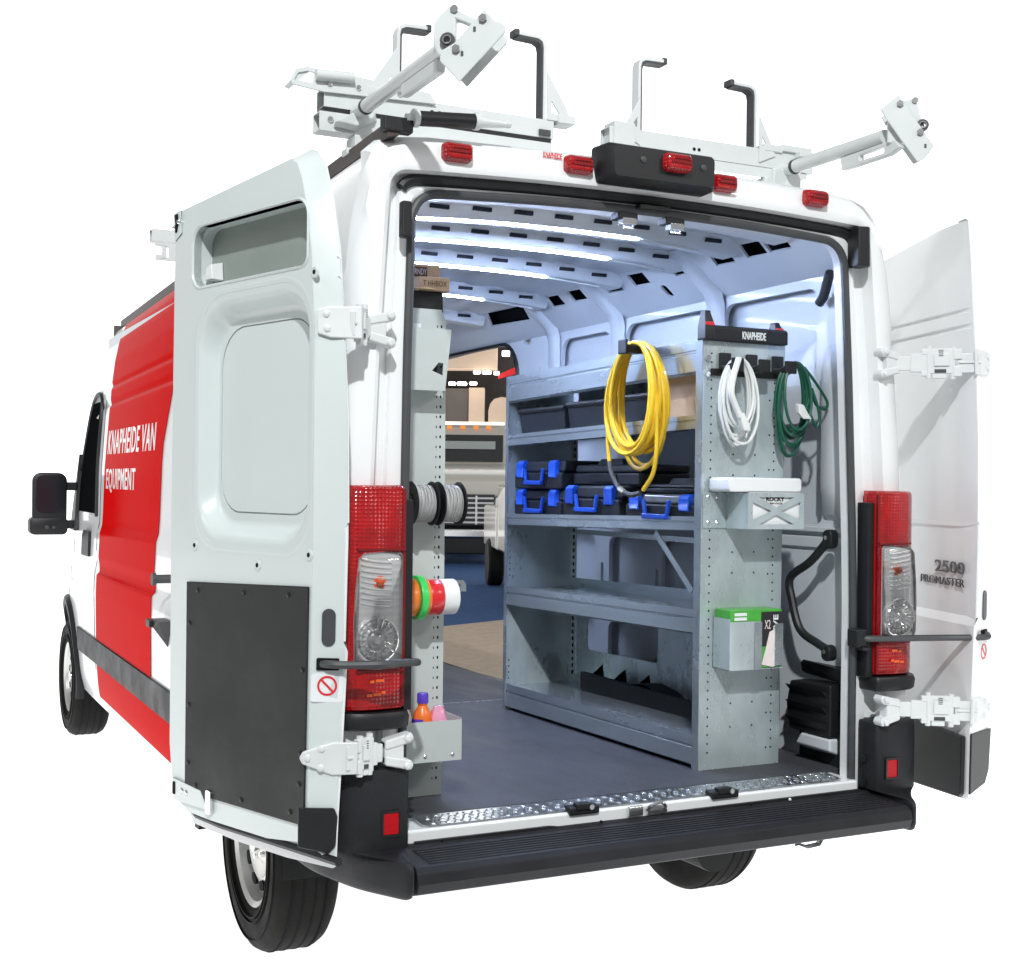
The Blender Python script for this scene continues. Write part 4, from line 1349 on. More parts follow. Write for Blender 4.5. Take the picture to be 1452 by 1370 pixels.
# white extension cord, green extension cord
wc = thing('white_extension_cord', (.482, .23, 1.76), 'white extension cord looped over the left hook of the rail', 'cord')
coil('cord_coil', (.475, .245, 2.020), .066, .128, (1, 0, 0), 8, .0052, WCORD, wc, 3, .030, axis=(0, 1, 0), tight=.16)
B().tube(spline([(.45, .21, 2.015), (.425, .205, 1.95), (.415, .20, 1.90), (.43, .20, 1.86), (.45, .197, 1.82)], 5), .0105, 8).obj('cord_twin_end', WCORD, wc)
B().loft([[(x - a, .197 - q, z), (x + a, .197 - q, z), (x + a, .197 + q, z), (x - a, .197 + q, z)] for x, z, a, q in ((.452, 1.835, .009, .008), (.462, 1.805, .015, .011), (.474, 1.775, .014, .010))]).obj('plug_body', WCORD, wc, bev=.004)
b = B()
for dx in (-.005, .006):
    b.box((.474 + dx, .196, 1.758), (.477 + dx, .199, 1.777))
b.obj('plug_pin', CHROME, wc)
gc = thing('green_extension_cord', (.71, .23, 1.74), 'dark green extension cord looped over the right hook of the rail', 'cord')
coil('cord_coil', (.700, .235, 2.018), .068, .135, (1, 0, 0), 9, .0050, GCORD, gc, 11, .035, axis=(0, 1, 0), tight=.2)
B().tube(spline([(.735, .225, 2.0), (.78, .22, 1.95), (.83, .22, 1.89), (.825, .22, 1.862), (.79, .22, 1.87), (.765, .222, 1.90), (.745, .222, 1.86), (.735, .222, 1.83)], 6), .005, 7) \
    .tube(spline([(.74, .21, 1.86), (.775, .21, 1.80), (.79, .21, 1.82), (.785, .21, 1.86), (.76, .215, 1.93)], 6), .005, 7).obj('loose_loop', GCORD, gc)
B().loft([[(x - a, .195, z), (x + a, .195, z), (x + a, .215, z + .005), (x - a, .215, z + .005)] for x, z, a in ((.70, 1.87, .012), (.712, 1.84, .020), (.73, 1.822, .018))]).obj('paper_label', WHITEP, gc, bev=.003)

# wipes box in a cross-fronted wire holder
hd = thing('box_holder', (.575, SY0 - .06, 1.45), 'galvanised holder with a cross-shaped front bolted to the shelving end', 'holder')
f = lambda u, v, w_: Vector((u, SY0 - .125 + w_, v))
u0, u1, v0, v1 = .470, .700, 1.452, 1.572
W_ = .012
cx_, cz_ = (u0 + u1) / 2, (v0 + v1) / 2
fu0, fu1, fv0, fv1 = u0 + .018, u1 - .016, v0 + .016, v1 - .014
k = .016
tri = [[(fu0 + k * 1.6, fv1), (fu1 - k * 1.6, fv1), (cx_, cz_ + k * .75)], [(fu0 + k * 1.6, fv0), (cx_, cz_ - k * .75), (fu1 - k * 1.6, fv0)],
       [(fu0, fv0 + k), (fu0, fv1 - k), (cx_ - k * 1.3, cz_)], [(fu1, fv0 + k), (cx_ + k * 1.3, cz_), (fu1, fv1 - k)]]
B().plate([(u0, v0), (u1, v0), (u1, v1), (u0, v1)], tri, f, 0, .002).obj('cross_front', GALV, hd)
B().box((u0 - .001, SY0 - .123, v0), (u0 + .001, SY0, v1)).box((u1 - .001, SY0 - .123, v0), (u1 + .001, SY0 - .001, v1)).box((u0, SY0 - .123, v0), (u1, SY0 - .001, v0 + .002)).obj('holder_side', GALV, hd)
B().box((SX0 + .004, SY0 - .006, v0), (u0, SY0 - .0005, v1)).obj('holder_flange', GALV, hd, bev=.002)
for x in (.395, .43):
    for z in (v0 + .02, v1 - .015):
        screw((x, SY0 - .006, z), (0, -1, 0), .007, CHROME, hd, 'bolt', .005)
wb_ = thing('wipes_box', (.585, SY0 - .06, v0 + .003), 'white box with rounded lid sitting in the cross-fronted holder', 'box')
B().loft([[(x, SY0 - .117, z) for x, z in rrect(u0 + .006, v0 + .004, u1 - .008, 1.605, (.018, .018, .004, .004), 4)], [(x, SY0 - .006, z) for x, z in rrect(u0 + .006, v0 + .004, u1 - .008, 1.605, (.018, .018, .004, .004), 4)]]).obj('box_body', WHITEP, wb_, bev=.004)
B().loft([[(x, SY0 - .121, z) for x, z in rrect(u0 - .075, 1.574, u1 - .006, 1.622, .012, 4)], [(x, SY0 - .008, z) for x, z in rrect(u0 - .075, 1.574, u1 - .006, 1.622, .012, 4)]]).obj('box_lid', WHITEP, wb_, bev=.006)
g = lambda u, v, w_: Vector((u + .548, SY0 - .1172 - w_, v + 1.5445))
text('box_lettering', 'ROCKY', g, .075, .014, INK, wb_, bold=.03)
text('box_small_lettering', 'SERVICE', lambda u, v, w_: Vector((u + .556, SY0 - .1172 - w_, v + 1.535)), .058, .005, PRINT, wb_)

# glove box in its dispenser
gd = thing('box_dispenser', (.53, SY0 - .05, .96), 'small galvanised side-opening dispenser on the lower shelving end', 'dispenser')
gx0, gx1, gz0, gz1 = .425, .645, .985, 1.155
B().box((gx0 + .0, SY0 - .003, gz0), (gx1, SY0 - .0005, gz1)).box((gx0, SY0 - .092, gz0), (gx0 + .002, SY0, gz1)).box((gx0, SY0 - .092, gz0 - .0), (gx1, SY0, gz0 + .002)) \
    .box((gx0, SY0 - .094, gz0), (gx0 + .125, SY0 - .092, gz1 - .01)).obj('dispenser_body', GALV, gd)
B().box((gx0 + .100, SY0 - .099, gz0), (gx0 + .128, SY0 - .095, gz1 - .012)).box((gx1 - .036, SY0 - .096, gz0 + .01), (gx1 - .002, SY0 - .092, gz1 - .02)).obj('dispenser_flange', GALVD, gd, bev=.001)
gb = thing('glove_box', (.53, SY0 - .05, .988), 'green and black printed carton of disposable gloves in the dispenser', 'box')
B().box((gx0 + .004, SY0 - .090, gz0 + .004), (gx1 - .004, SY0 - .006, gz1 + .028)).obj('carton', GREENB, gb, bev=.002)
B().box((gx0 + .130, SY0 - .0915, gz0 + .075), (gx1 - .004, SY0 - .0901, gz1 + .020)).obj('black_print_panel', INK, gb)
B().plate([(.556, 1.0), (.60, .985 + .006), (.625, .995), (.628, 1.04), (.622, 1.09), (.607, 1.115), (.588, 1.108), (.575, 1.06)], [], lambda u, v, w_: Vector((u, SY0 - .0936 + w_, v)), 0, .0016).obj('glove_picture', GLOVE, gb)
B().box((gx0 + .02, SY0 - .0915, gz1 - .006), (gx0 + .07, SY0 - .0902, gz1 + .004)).box((gx0 + .02, SY0 - .0915, gz1 + .009), (gx0 + .07, SY0 - .0902, gz1 + .019)).obj('white_print_panel', WHITEP, gb)
text('carton_lettering', 'X2', lambda u, v, w_: Vector((.568 + u, SY0 - .0917 - w_, 1.118 + v)), .024, .03, GLOVE, gb, depth=.0008)
text('carton_lettering', 'FIVE', lambda u, v, w_: Vector((.624 - v, SY0 - .0917 - w_, 1.095 + u)), .070, .020, WHITEP, gb, depth=.0008, bold=.02)


# ------------------------------------------------------------------ tool cases
def tool_case(label, y0, y1, z0, z1, x0, depth, group, lid=CASE, handle=True, tabs=True, tab_top=False):
    t = thing('tool_case', (x0 + depth / 2, (y0 + y1) / 2, z0), label, 'tool case', group)
    h = z1 - z0
    zm = z0 + h * .58
    prof = lambda q, za, zb: [[(x, y, z) for x, y in ((x0 + q + .02 * ((z - z0) / h if z > zm else 0), y0 + q), (x0 + depth, y0 + q), (x0 + depth, y1 - q), (x0 + q + .02 * ((z - z0) / h if z > zm else 0), y1 - q))] for z in (za, zb)]
    B().loft(prof(.004, z0, zm)).obj('case_body', CASE, t, bev=.008)
    B().loft(prof(.0, zm + .001, z1)).obj('case_lid', lid, t, bev=.012, seg=3)
    w_ = y1 - y0
    B().box((x0 - .001, y0 + w_ * .30, z0 + .012), (x0 + .004, y1 - w_ * .30, zm - .004)).obj('handle_recess', BLACK, t, bev=.002)
    if tabs:
        for c in (y0 + w_ * .16, y1 - w_ * .16):
            B().loft([[(x0 - .006, c - .029, z), (x0 - .006, c + .029, z), (x0 + .022, c + .029, z), (x0 + .022, c - .029, z)] if z < z1 - .004 else
                      [(x0 + .008, c - .027, z), (x0 + .008, c + .027, z), (x0 + .03, c + .027, z), (x0 + .03, c - .027, z)] for z in (zm - .022, zm - .018, z1 - .012, z1 + .001)]).obj('latch', BLUE, t, bev=.004)
    if handle:
        c = (y0 + y1) / 2
        b = B()
        for sgn in (-1, 1):
            b.loft([[(x0 - .018, c + sgn * (.064 + q), z), (x0 - .018, c + sgn * (.078 + q), z), (x0 - .004, c + sgn * (.078 + q), z), (x0 - .004, c + sgn * (.064 + q), z)] for z, q in ((zm + .016, .010), (zm - .036, -.002))])
        b.box((x0 - .024, c - .076, zm - .052), (x0 - .006, c + .076, zm - .034))
        b.obj('handle', BLUE, t, bev=.004)
    if tab_top:
        c = (y0 + y1) / 2
        B().loft([[(x0 + .03, y, z1 - .004) for y in (c - .10, c + .10)] + [(x0 + .06, y, z1 - .004) for y in (c + .10, c - .10)], [(x0 + .035, y, z1 + .022) for y in (c - .075, c + .075)] + [(x0 + .06, y, z1 + .022) for y in (c + .075, c - .075)]]).obj('carry_tab', CASE, t, bev=.004)
        B().box((x0 + .018, c - .07, z0 + .015), (x0 + .026, c + .07, z1 - .035)).obj('label_panel', NAVY, t)
    return t


G_ = 'blue-latched tool cases on the shelf'
zs3 = lambda y: sz(y, 1.482)
tool_case('black tool case with blue latches, bottom of the two-case stack by the shelf front end', 1.30, 1.72, zs3(1.5), zs3(1.5) + .112, .395, .27, G_)
tool_case('black tool case with blue latches lying on top of the two-case stack', 1.30, 1.72, zs3(1.5) + .114, zs3(1.5) + .232, .395, .27, G_)
tool_case('black tool case with bright blue handle in the middle of the shelf', .845, 1.275, zs3(1.05), zs3(1.05) + .122, .385, .27, G_)
tool_case('black case with navy label set back on top of the middle tool case', .80, 1.29, zs3(1.05) + .124, zs3(1.05) + .205, .44, .24, G_, handle=False, tabs=False, tab_top=True)
tool_case('low tool case with smoked lid and blue handle nearest the van doors', .34, .80, zs3(.57), zs3(.57) + .085, .382, .25, G_, lid=CASEG)
tool_case('black case set back on top of the low smoked-lid case', .36, .79, zs3(.57) + .087, zs3(.57) + .122, .46, .22, G_, handle=False, tabs=False, tab_top=True)

# dark bins and one carton on the second shelf
zs2 = lambda y: sz(y, 1.824)
for i, (y0, y1, lab) in enumerate(((1.30, 1.70, 'dark plastic bin at the far front end of the second shelf'), (.98, 1.28, 'dark plastic bin in the middle of the second shelf'), (.66, .95, 'dark plastic bin behind the yellow hose on the second shelf'))):
    t = thing('storage_bin', (.56, (y0 + y1) / 2, zs2(y0)), lab, 'bin', 'dark bins on the second shelf')
    zb_ = zs2((y0 + y1) / 2)
    L = [[(x, y, zb_ + h) for x, y in ((.42 - q, y0 + .012 - q), (.68 + q * .3, y0 + .012 - q), (.68 + q * .3, y1 - .012 + q), (.42 - q, y1 - .012 + q))] for h, q in ((.0, .0), (.095, .010))]
    B().loft(L, cap1=False).obj('bin_body', CASE, t, bev=.003)
    B().loft([[(x, y, zb_ + .092 + h) for x, y in ((.405 - q, y0 - q * .5), (.685, y0 - q * .5), (.685, y1 + q * .5), (.405 - q, y1 + q * .5))] for h, q in ((0, .0), (.012, .004), (.022, .0))]).obj('bin_lid', BLACK, t, bev=.003)
c = thing('carton', (.55, .48, zs2(.48)), 'brown cardboard carton on the second shelf beside the hose', 'box')
B().box((.43, .36, zs2(.48) + .001), (.68, .62, zs2(.48) + .135)).obj('carton_body', CARTON, c, bev=.003)
B().loft([[(.428, .36, zs2(.48) + .134), (.428, .62, zs2(.48) + .134), (.432, .62, zs2(.48) + .134), (.432, .36, zs2(.48) + .134)], [(.40, .37, zs2(.48) + .165), (.40, .61, zs2(.48) + .165), (.404, .61, zs2(.48) + .165), (.404, .37, zs2(.48) + .165)]]).obj('carton_flap', CARTON, c)

# ================================================================== grey shelving on the left
lu = thing('left_shelving_unit', (-.72, 1.0, fz(1.0)), 'grey powder-coated shelving end panel behind the left door pillar', 'shelving')
LX0, LX1, LY = -.885, -.548, .334
f = lambda u, v, w_: Vector((u, LY + w_, v))
holes = []
for k in range(46):
    z = .69 + k * .0305
    holes.append(rrect(LX1 - .022, z, LX1 - .016, z + .009, .002, 2))
for k in range(46):
    z = .69 + k * .0305
    holes.append(rrect(LX1 - .034, z, LX1 - .0305, z + .008, .0016, 2))
lp = B().plate([(LX0, .643), (LX1, .643), (LX1, 1.30), (LX1 - .004, 2.085), (LX1 - .012, 2.10), (LX1 - .020, 2.118), (LX0, 2.118)], holes, f, 0, .0025).obj('end_panel', GREYP, lu)
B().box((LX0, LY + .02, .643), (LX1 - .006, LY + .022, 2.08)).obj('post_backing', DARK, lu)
B().box((LX0, LY + .03, .66), (LX1 - .004, 1.75, .70)).box((LX0, LY + .03, 1.05), (LX1 - .004, 1.75, 1.08)).box((LX0, LY + .03, 1.5), (LX1 - .004, 1.75, 1.53)).box((LX0, LY + .03, 1.98), (LX1 - .004, 1.75, 2.01)).obj('shelf', GREYP, lu)
B().box((LX0, 1.75, .643), (LX1, 1.753, 2.10)).obj('front_end_panel', GREYP, lu)
B().box((LX0, LY + .05, 2.01), (LX1 - .03, 1.2, 2.10)).obj('top_liner', CASE, lu)
B().box((LX0, LY + .004, 2.09), (LX1 - .012, LY + .30, 2.172)).obj('black_top_tray', BLACK, lu, bev=.004)
B().box((-.66, LY - .001, 2.060), (-.635, LY + .001, 2.072)).obj('grey_label', WHITEP, lu)
# sheet-metal pocket on the panel
pk = thing('document_pocket', (-.60, LY - .04, 1.87), 'tapered grey sheet-metal pocket hung on the left end panel', 'pocket')
y0 = LY - .075
B().plate([(-.775, 1.866), (-.586, 1.866), (-.567, 2.050), (-.775, 2.050)], [[(-.629, 1.925), (-.595, 1.912), (-.593, 1.948), (-.608, 1.950)]], lambda u, v, w_: Vector((u, y0 + w_, v)), 0, .002).obj('pocket_front', GREYP, pk)
B().loft([[(-.5865, y0 + .002, 1.866), (-.5535, LY, 1.868), (-.5545, LY, 1.868), (-.5875, y0 + .002, 1.866)], [(-.5675, y0 + .002, 2.050), (-.5505, LY - .001, 2.060), (-.5525, LY - .001, 2.060), (-.5695, y0 + .002, 2.050)]]).obj('pocket_side', GREYP, pk)
B().box((-.775, y0 + .002, 1.868), (-.590, LY - .001, 1.870)).obj('pocket_base', GREYP, pk)
B().box((-.775, y0 + .03, 1.90), (-.60, y0 + .034, 2.0)).obj('pocket_lining', SEAL, pk)

# cartons on the tray
ZC = 2.1725
c1 = thing('cardboard_box', (-.62, LY + .1, ZC), 'open brown carton tipped back on the left tray, darker printing', 'box', 'small cartons on the left tray')
M1 = Matrix.Translation((-.612, LY + .06, ZC + .036)) @ Matrix.Rotation(R(-6), 4, 'Z')
B().box((-.055, .0, .0), (.062, .12, .055), M1).obj('carton_body', CARTON, c1, bev=.002)
B().box((-.040, -.0008, .016), (.020, .001, .046), M1).obj('print_panel', PRINT, c1)
text('print', 'BURNDY', lambda u, v, w_: M1 @ Vector((-.038 + u, -.0012 - w_, .022 + v)), .056, .018, GLOVE, c1, depth=.0005)
B().loft([[M1 @ Vector(p) for p in ((-.055, -.001, .05), (-.02, -.001, .0), (-.05, -.001, -.03), (-.07, -.001, -.03))], [M1 @ Vector(p) for p in ((-.055, .002, .05), (-.02, .002, .0), (-.05, .002, -.03), (-.07, .002, -.03))]]).obj('carton_flap', CARTON, c1)
c2 = thing('cardboard_box', (-.60, LY + .04, ZC), 'closed brown carton lying in front on the left tray', 'box', 'small cartons on the left tray')
M2 = Matrix.Translation((-.600, LY + .005, ZC + .001)) @ Matrix.Rotation(R(-4), 4, 'Z')
B().box((-.045, -.02, .0), (.052, .05, .040), M2).obj('carton_body', CARTON, c2, bev=.002)
B().loft([[M2 @ Vector(p) for p in ((-.045, -.021, .0), (.03, -.021, .0), (-.02, -.045, -.0), (-.075, -.045, -.0))], [M2 @ Vector(p) for p in ((-.045, -.021, .003), (.03, -.021, .003), (-.02, -.045, .003), (-.075, -.045, .003))]]).obj('carton_flap', CARTON, c2)
text('print', 'T HHBOX', lambda u, v, w_: M2 @ Vector((-.034 + u, -.0205 - w_, .012 + v)), .076, .017, PRINT, c2, depth=.0005)
pb = tag(B().box((-.635, LY + .09, ZC + .083), (-.595, LY + .14, ZC + .097)).obj('pink_packet', PINKP, None, bev=.004), 'small pink packet on top of the tipped carton', 'packet')

# wire reels on a bar
ry, rzc = LY - .075, 1.530
B().cyl((-.70, ry, rzc), (-.515, ry, rzc), .007, 10).box((-.70, ry - .004, rzc - .004), (-.69, LY, rzc + .02)).box((-.625, ry, rzc - .005), (-.619, LY, rzc + .005)).obj('reel_bar', GALVD, lu)
for i, (xc, lab) in enumerate(((-.660, 'black-flanged reel of white wire, half hidden by the pillar'), (-.572, 'black-flanged reel of white wire at the open end of its bar'))):
    t = thing('wire_reel', (xc, ry, rzc - .066), lab, 'wire reel', 'wire reels on the left panel')
    for dx in (-.036, .032):
        B().lathe([(.010, 0), (.064, 0), (.066, .002), (.064, .004), (.010, .004)], (xc + dx, ry, rzc), (1, 0, 0), 36).obj('flange', BLACK, t)
    B().lathe([(.012, 0), (.012, .005), (.03, .006), (.03, .004)], (xc - .036, ry, rzc), (-1, 0, 0), 20).obj('hub', SEAL, t)
    pts = []
    for k in range(8 * 26):
        a = 2 * math.pi * k / 26
        q = k / (8 * 26 - 1)
        pts.append((xc - .028 + .056 * q, ry + (.052 + .001 * math.sin(a * .37)) * math.cos(a), rzc + .052 * math.sin(a)))
    b = B()
    b.tube(pts, .0040, 6)
    b.lathe([(.0, -.029), (.051, -.029), (.051, .029), (0, .029)], (xc, ry, rzc), (1, 0, 0), 30)
    b.obj('wound_wire', WIRE, t)
# tape rolls on a second bar
ty, tz = LY - .075, 1.252
tb = B().cyl((-.75, ty, tz + .012), (-.535, ty, tz + .012), .012, 12).box((-.555, LY - .02, tz + .03), (-.540, LY + .0, tz + .045)).obj('tape_bar', GALVD, lu)
B().plate([(-.545, 1.262), (-.488, 1.262), (-.488, 1.285), (-.497, 1.296), (-.545, 1.298)], [circ(-.512, 1.279, .006, 10)], lambda u, v, w_: Vector((u, LY - .03 + w_, v)), 0, .003).obj('bar_bracket', GALVD, lu)
rolls = ((-.713, -.678, .056, ORANGET, 'orange tape roll at the pillar end of the tape bar'), (-.677, -.655, .066, GREENT, 'large green tape roll between orange and red rolls'), (-.654, -.642, .057, ORANGET, 'thin orange tape roll beside the red roll'),
         (-.641, -.600, .053, REDT, 'red tape roll on the tape bar'), (-.599, -.550, .053, WHITET, 'white tape roll at the open end of the tape bar'))
for x0, x1, r_, mt, lab in rolls:
    t = thing('tape_roll', ((x0 + x1) / 2, ty, tz - r_), lab, 'tape roll', 'tape rolls on the left panel')
    dz = .0
    B().lathe([(.036, 0), (r_ - .001, 0), (r_, .0015), (r_, x1 - x0 - .0025), (r_ - .001, x1 - x0 - .001), (.036, x1 - x0 - .001)], (x0, ty, tz), (1, 0, 0), 40).obj('tape_winding', mt, t)
    B().lathe([(.0, .001), (.0355, .001), (.0355, x1 - x0 - .002), (.0, x1 - x0 - .002)], (x0, ty, tz), (1, 0, 0), 24).obj('core', CARTON, t)

# parts tray with bottles
ptray = thing('parts_tray', (-.58, LY - .07, .76), 'open grey metal tray hooked low on the left end panel', 'tray')
ty0 = LY - .130
B().plate([(-.74, .774), (-.543, .774), (-.543, .893), (-.74, .893)], [], lambda u, v, w_: Vector((u, ty0 + w_, v)), 0, .002).obj('tray_front', GREYP, ptray)
B().box((-.545, ty0 + .002, .774), (-.543, LY - .001, .897)).obj('tray_side', GREYP, ptray)
B().box((-.74, ty0 + .002, .774), (-.545, LY - .001, .776)).obj('tray_base', GREYP, ptray)
B().box((-.74, LY - .0035, .774), (-.545, LY - .001, .915)).obj('tray_back', GREYP, ptray)
for x in (-.66, -.572):
    screw((x, ty0, .792), (0, -1, 0), .006, CHROME, ptray, 'bolt', .004)


def bottle(x, y, z, r_, h, label, body, cap, capr, caph, grp='bottles in the left tray'):
    t = thing('bottle', (x, y, z), label, 'bottle', grp)
    B().lathe([(0, 0), (r_ * .9, 0), (r_, .006), (r_, h * .72), (r_ * .85, h * .82), (r_ * .45, h * .95), (capr * .9, h)], (x, y, z), (0, 0, 1), 24).obj('bottle_body', body, t)
    B().lathe([(capr, 0), (capr, caph * .85), (capr * .85, caph), (0, caph)], (x, y, z + h), (0, 0, 1), 16).obj('bottle_cap', cap, t)
    return t


o = bottle(-.640, LY - .06, .777, .030, .160, 'orange bottle with purple cap standing in the parts tray', ORANGE, PURPLE, .017, .030)
B().box((-.674, LY - .088, .876), (-.648, LY - .060, .892)).obj('purple_band', PURPLE, o)
bottle(-.700, LY - .055, .777, .026, .160, 'white bottle beside the orange one in the parts tray', WHITEP, WHITEP, .016, .02)
bottle(-.742, LY - .055, .777, .020, .20, 'yellow bottle with green cap behind the pillar in the parts tray', YELLOW, GREENT, .014, .05)
pp = thing('wrapped_packet', (-.588, LY - .06, .76), 'crinkled pink packet in clear wrap at the tray corner', 'packet')
rnd = random.Random(2)
L = []
for k in range(7):
    q = math.sin(math.pi * (k + .4) / 7.4)
    L.append([(-.588 + (.034 * q + rnd.uniform(-.003, .003)) * math.cos(a), LY - .06 + (.026 * q) * math.sin(a), .779 + .145 * k / 6 + rnd.uniform(-.003, .003)) for a in [2 * math.pi * j / 12 for j in range(12)]])
B().loft(L).obj('packet_body', WRAPPER, pp, angle=25)

# ================================================================== ladder racks on the roof
def hook_post(b_, x, y, z0, h, dirn, w_=.042, t=.010):
    """flat bent strap standing on the bar, folded over at the top"""
    pts = [(x, z0), (x, z0 + h - .03), (x + dirn * .006, z0 + h - .010), (x + dirn * .026, z0 + h), (x + dirn * .098, z0 + h + .004)]
    inn = [(x + dirn * t, z0), (x + dirn * t, z0 + h - .034), (x + dirn * (t + .004), z0 + h - .018), (x + dirn * .030, z0 + h - t), (x + dirn * .098, z0 + h - t + .002)]
    L = [[(a, y - w_ / 2, c_), (a, y + w_ / 2, c_), (e, y + w_ / 2, g_), (e, y - w_ / 2, g_)] for (a, c_), (e, g_) in zip(pts, inn)]
    b_.loft(L)
    return [(e, g_) for e, g_ in inn]


def pad_on(parent, pts, y, w_, off):
    L = [[(a + off[0], y - w_ / 2, c_ + off[1]), (a + off[0], y + w_ / 2, c_ + off[1]), (a, y + w_ / 2, c_ - .0002), (a, y - w_ / 2, c_ - .0002)] for a, c_ in pts]
    return B().loft(L).obj('rubber_pad', SEAL, parent)


def tube_box(b_, x0, x1, y, z0, z1, hy=.03, t=.004):
    """open square tube along x"""
    o_ = [(y - hy, z0), (y + hy, z0), (y + hy, z1), (y - hy, z1)]
    i_ = [(y - hy + t, z0 + t), (y + hy - t, z0 + t), (y + hy - t, z1 - t), (y - hy + t, z1 - t)]
    b_.loft([[(x0, a, c_) for a, c_ in i_], [(x0, a, c_) for a, c_ in o_], [(x1, a, c_) for a, c_ in o_], [(x1, a, c_) for a, c_ in i_]], cap0=False, cap1=False)
    b_.loft([[(x0 + .02, a, c_) for a, c_ in i_], [(x0 + .021, a, c_) for a, c_ in i_]])
    return b_


def arm_set(t, X, y0, y1, z, r_):
    B().cyl((X, y0, z), (X, y1, z), r_, 18).obj('crank_tube', RACKW, t)
    B().cyl((X, y0 + .012, z), (X, y0 + .002, z), r_ * 1.12, 18).cyl((X, y0 + .03, z), (X, y0 + .022, z), r_ * .9, 18).obj('tube_ring', SEAL, t)
    B().cyl((X, y0 + .09, z), (X, y0 + .012, z), r_ * .95, 18).obj('pivot_barrel', RACKW, t)


RYK = .35
# --- left rack
lr = thing('left_ladder_rack', (-.6, RYK, 2.56), 'white drop-down ladder rack with crank head on the left half of the roof', 'ladder rack')
tube_box(B(), -.968, -.20, RYK, 2.612, 2.668).obj('fixed_bar', RACKW, lr, bev=.004)
tube_box(B(), -.952, -.19, RYK + .012, 2.684, 2.742, .034).obj('sliding_bar', RACKW, lr, bev=.004)
B().box((-.955, RYK - .024, 2.669), (-.20, RYK + .03, 2.683)).obj('bar_shadow_strip', BLACK, lr)
b = B()
b.plate([(-1.058, 2.742), (-1.045, 2.775), (-1.01, 2.788), (-.93, 2.786), (-.62, 2.765), (-.60, 2.735), (-.96, 2.722), (-1.05, 2.73)],
        [[(-1.045, 2.745), (-1.035, 2.766), (-1.005, 2.775), (-.985, 2.772), (-.992, 2.744)]], lambda u, v, w_: Vector((u, RYK - .034 + w_, v)), 0, .006)
b.obj('slide_plate', RACKW, lr, bev=.002)
B().cyl((-.985, RYK - .042, 2.765), (-.87, RYK - .042, 2.772), .016, 12).obj('plate_roller', RACKW, lr)
for x in (-.94, -.85, -.72):
    screw((x, RYK - .034, 2.748), (0, -1, 0), .009, CHROME, lr, 'bolt', .006)
B().loft([[(-1.055, RYK + y_, 2.742), (-1.04, RYK + y_, 2.778), (-1.02, RYK + y_, 2.786), (-1.0, RYK + y_, 2.776), (-1.04, RYK + y_, 2.738)] for y_ in (-.028, .04)]).obj('plate_return', RACKW, lr)
for x, dr, zt in ((-.725, 1, .225), (-.218, -1, .262)):
    b = B()
    inn = hook_post(b, x, RYK, 2.742, zt, dr)
    b.obj('ladder_hook', RACKW, lr, bev=.002)
    pad_on(lr, inn[:], RYK, .036, (dr * .006, -.007))
    B().box((x + dr * .095, RYK - .021, 2.742 + zt - .012), (x + dr * .112, RYK + .021, 2.742 + zt + .010)).obj('hook_tip', SEAL, lr, bev=.003)
    B().plate([(x - dr * .001, 2.742 + .15), (x - dr * .072, 2.742 + .045), (x - dr * .09, 2.742 + .0), (x - dr * .001, 2.742)], [[(x - dr * .018, 2.742 + .06), (x - dr * .046, 2.742 + .022), (x - dr * .018, 2.742 + .022)]],
              lambda u, v, w_: Vector((u, RYK - .026 + w_, v)), 0, .006).obj('gusset', RACKW, lr, bev=.0015)
    B().box((x - dr * .10, RYK - .035, 2.734), (x - dr * .04, RYK + .03, 2.762)).obj('hook_foot', RACKW, lr, bev=.004)
B().box((-.245, RYK - .03, 2.690), (-.205, RYK - .024, 2.708)).obj('bar_latch', SEAL, lr)
b = B()
for x, z in ((-.61, 2.712), (-.585, 2.712)):
    b.cyl((x, RYK - .0235, z), (x, RYK - .0215, z), .007, 10)
b.obj('bar_hole', DARK, lr)
# pivot bracket
B().loft([[(-.93, RYK - .032, 2.625), (-.80, RYK - .032, 2.700), (-.79, RYK - .032, 2.660), (-.86, RYK - .032, 2.618)], [(-.93, RYK - .060, 2.635), (-.82, RYK - .060, 2.700), (-.81, RYK - .060, 2.660), (-.86, RYK - .060, 2.630)]]).obj('pivot_bracket', RACKW, lr, bev=.004)
screw((-.935, RYK - .031, 2.645), (0, -1, 0), .010, CHROME, lr, 'bolt', .006)
arm_set(lr, -.856, RYK - .12, -.335, 2.672, .0205)
B().cyl((-.856, RYK - .03, 2.672), (-.856, RYK - .11, 2.672), .018, 16).obj('pivot_shaft', RACKW, lr)
# handle channel under the tube end
B().loft([[(-.870, y_, 2.652), (-.842, y_, 2.652), (-.845, y_, 2.617), (-.868, y_, 2.617)] for y_ in (-.06, -.08, -.30)]).obj('handle_channel', RACKW, lr, bev=.005)


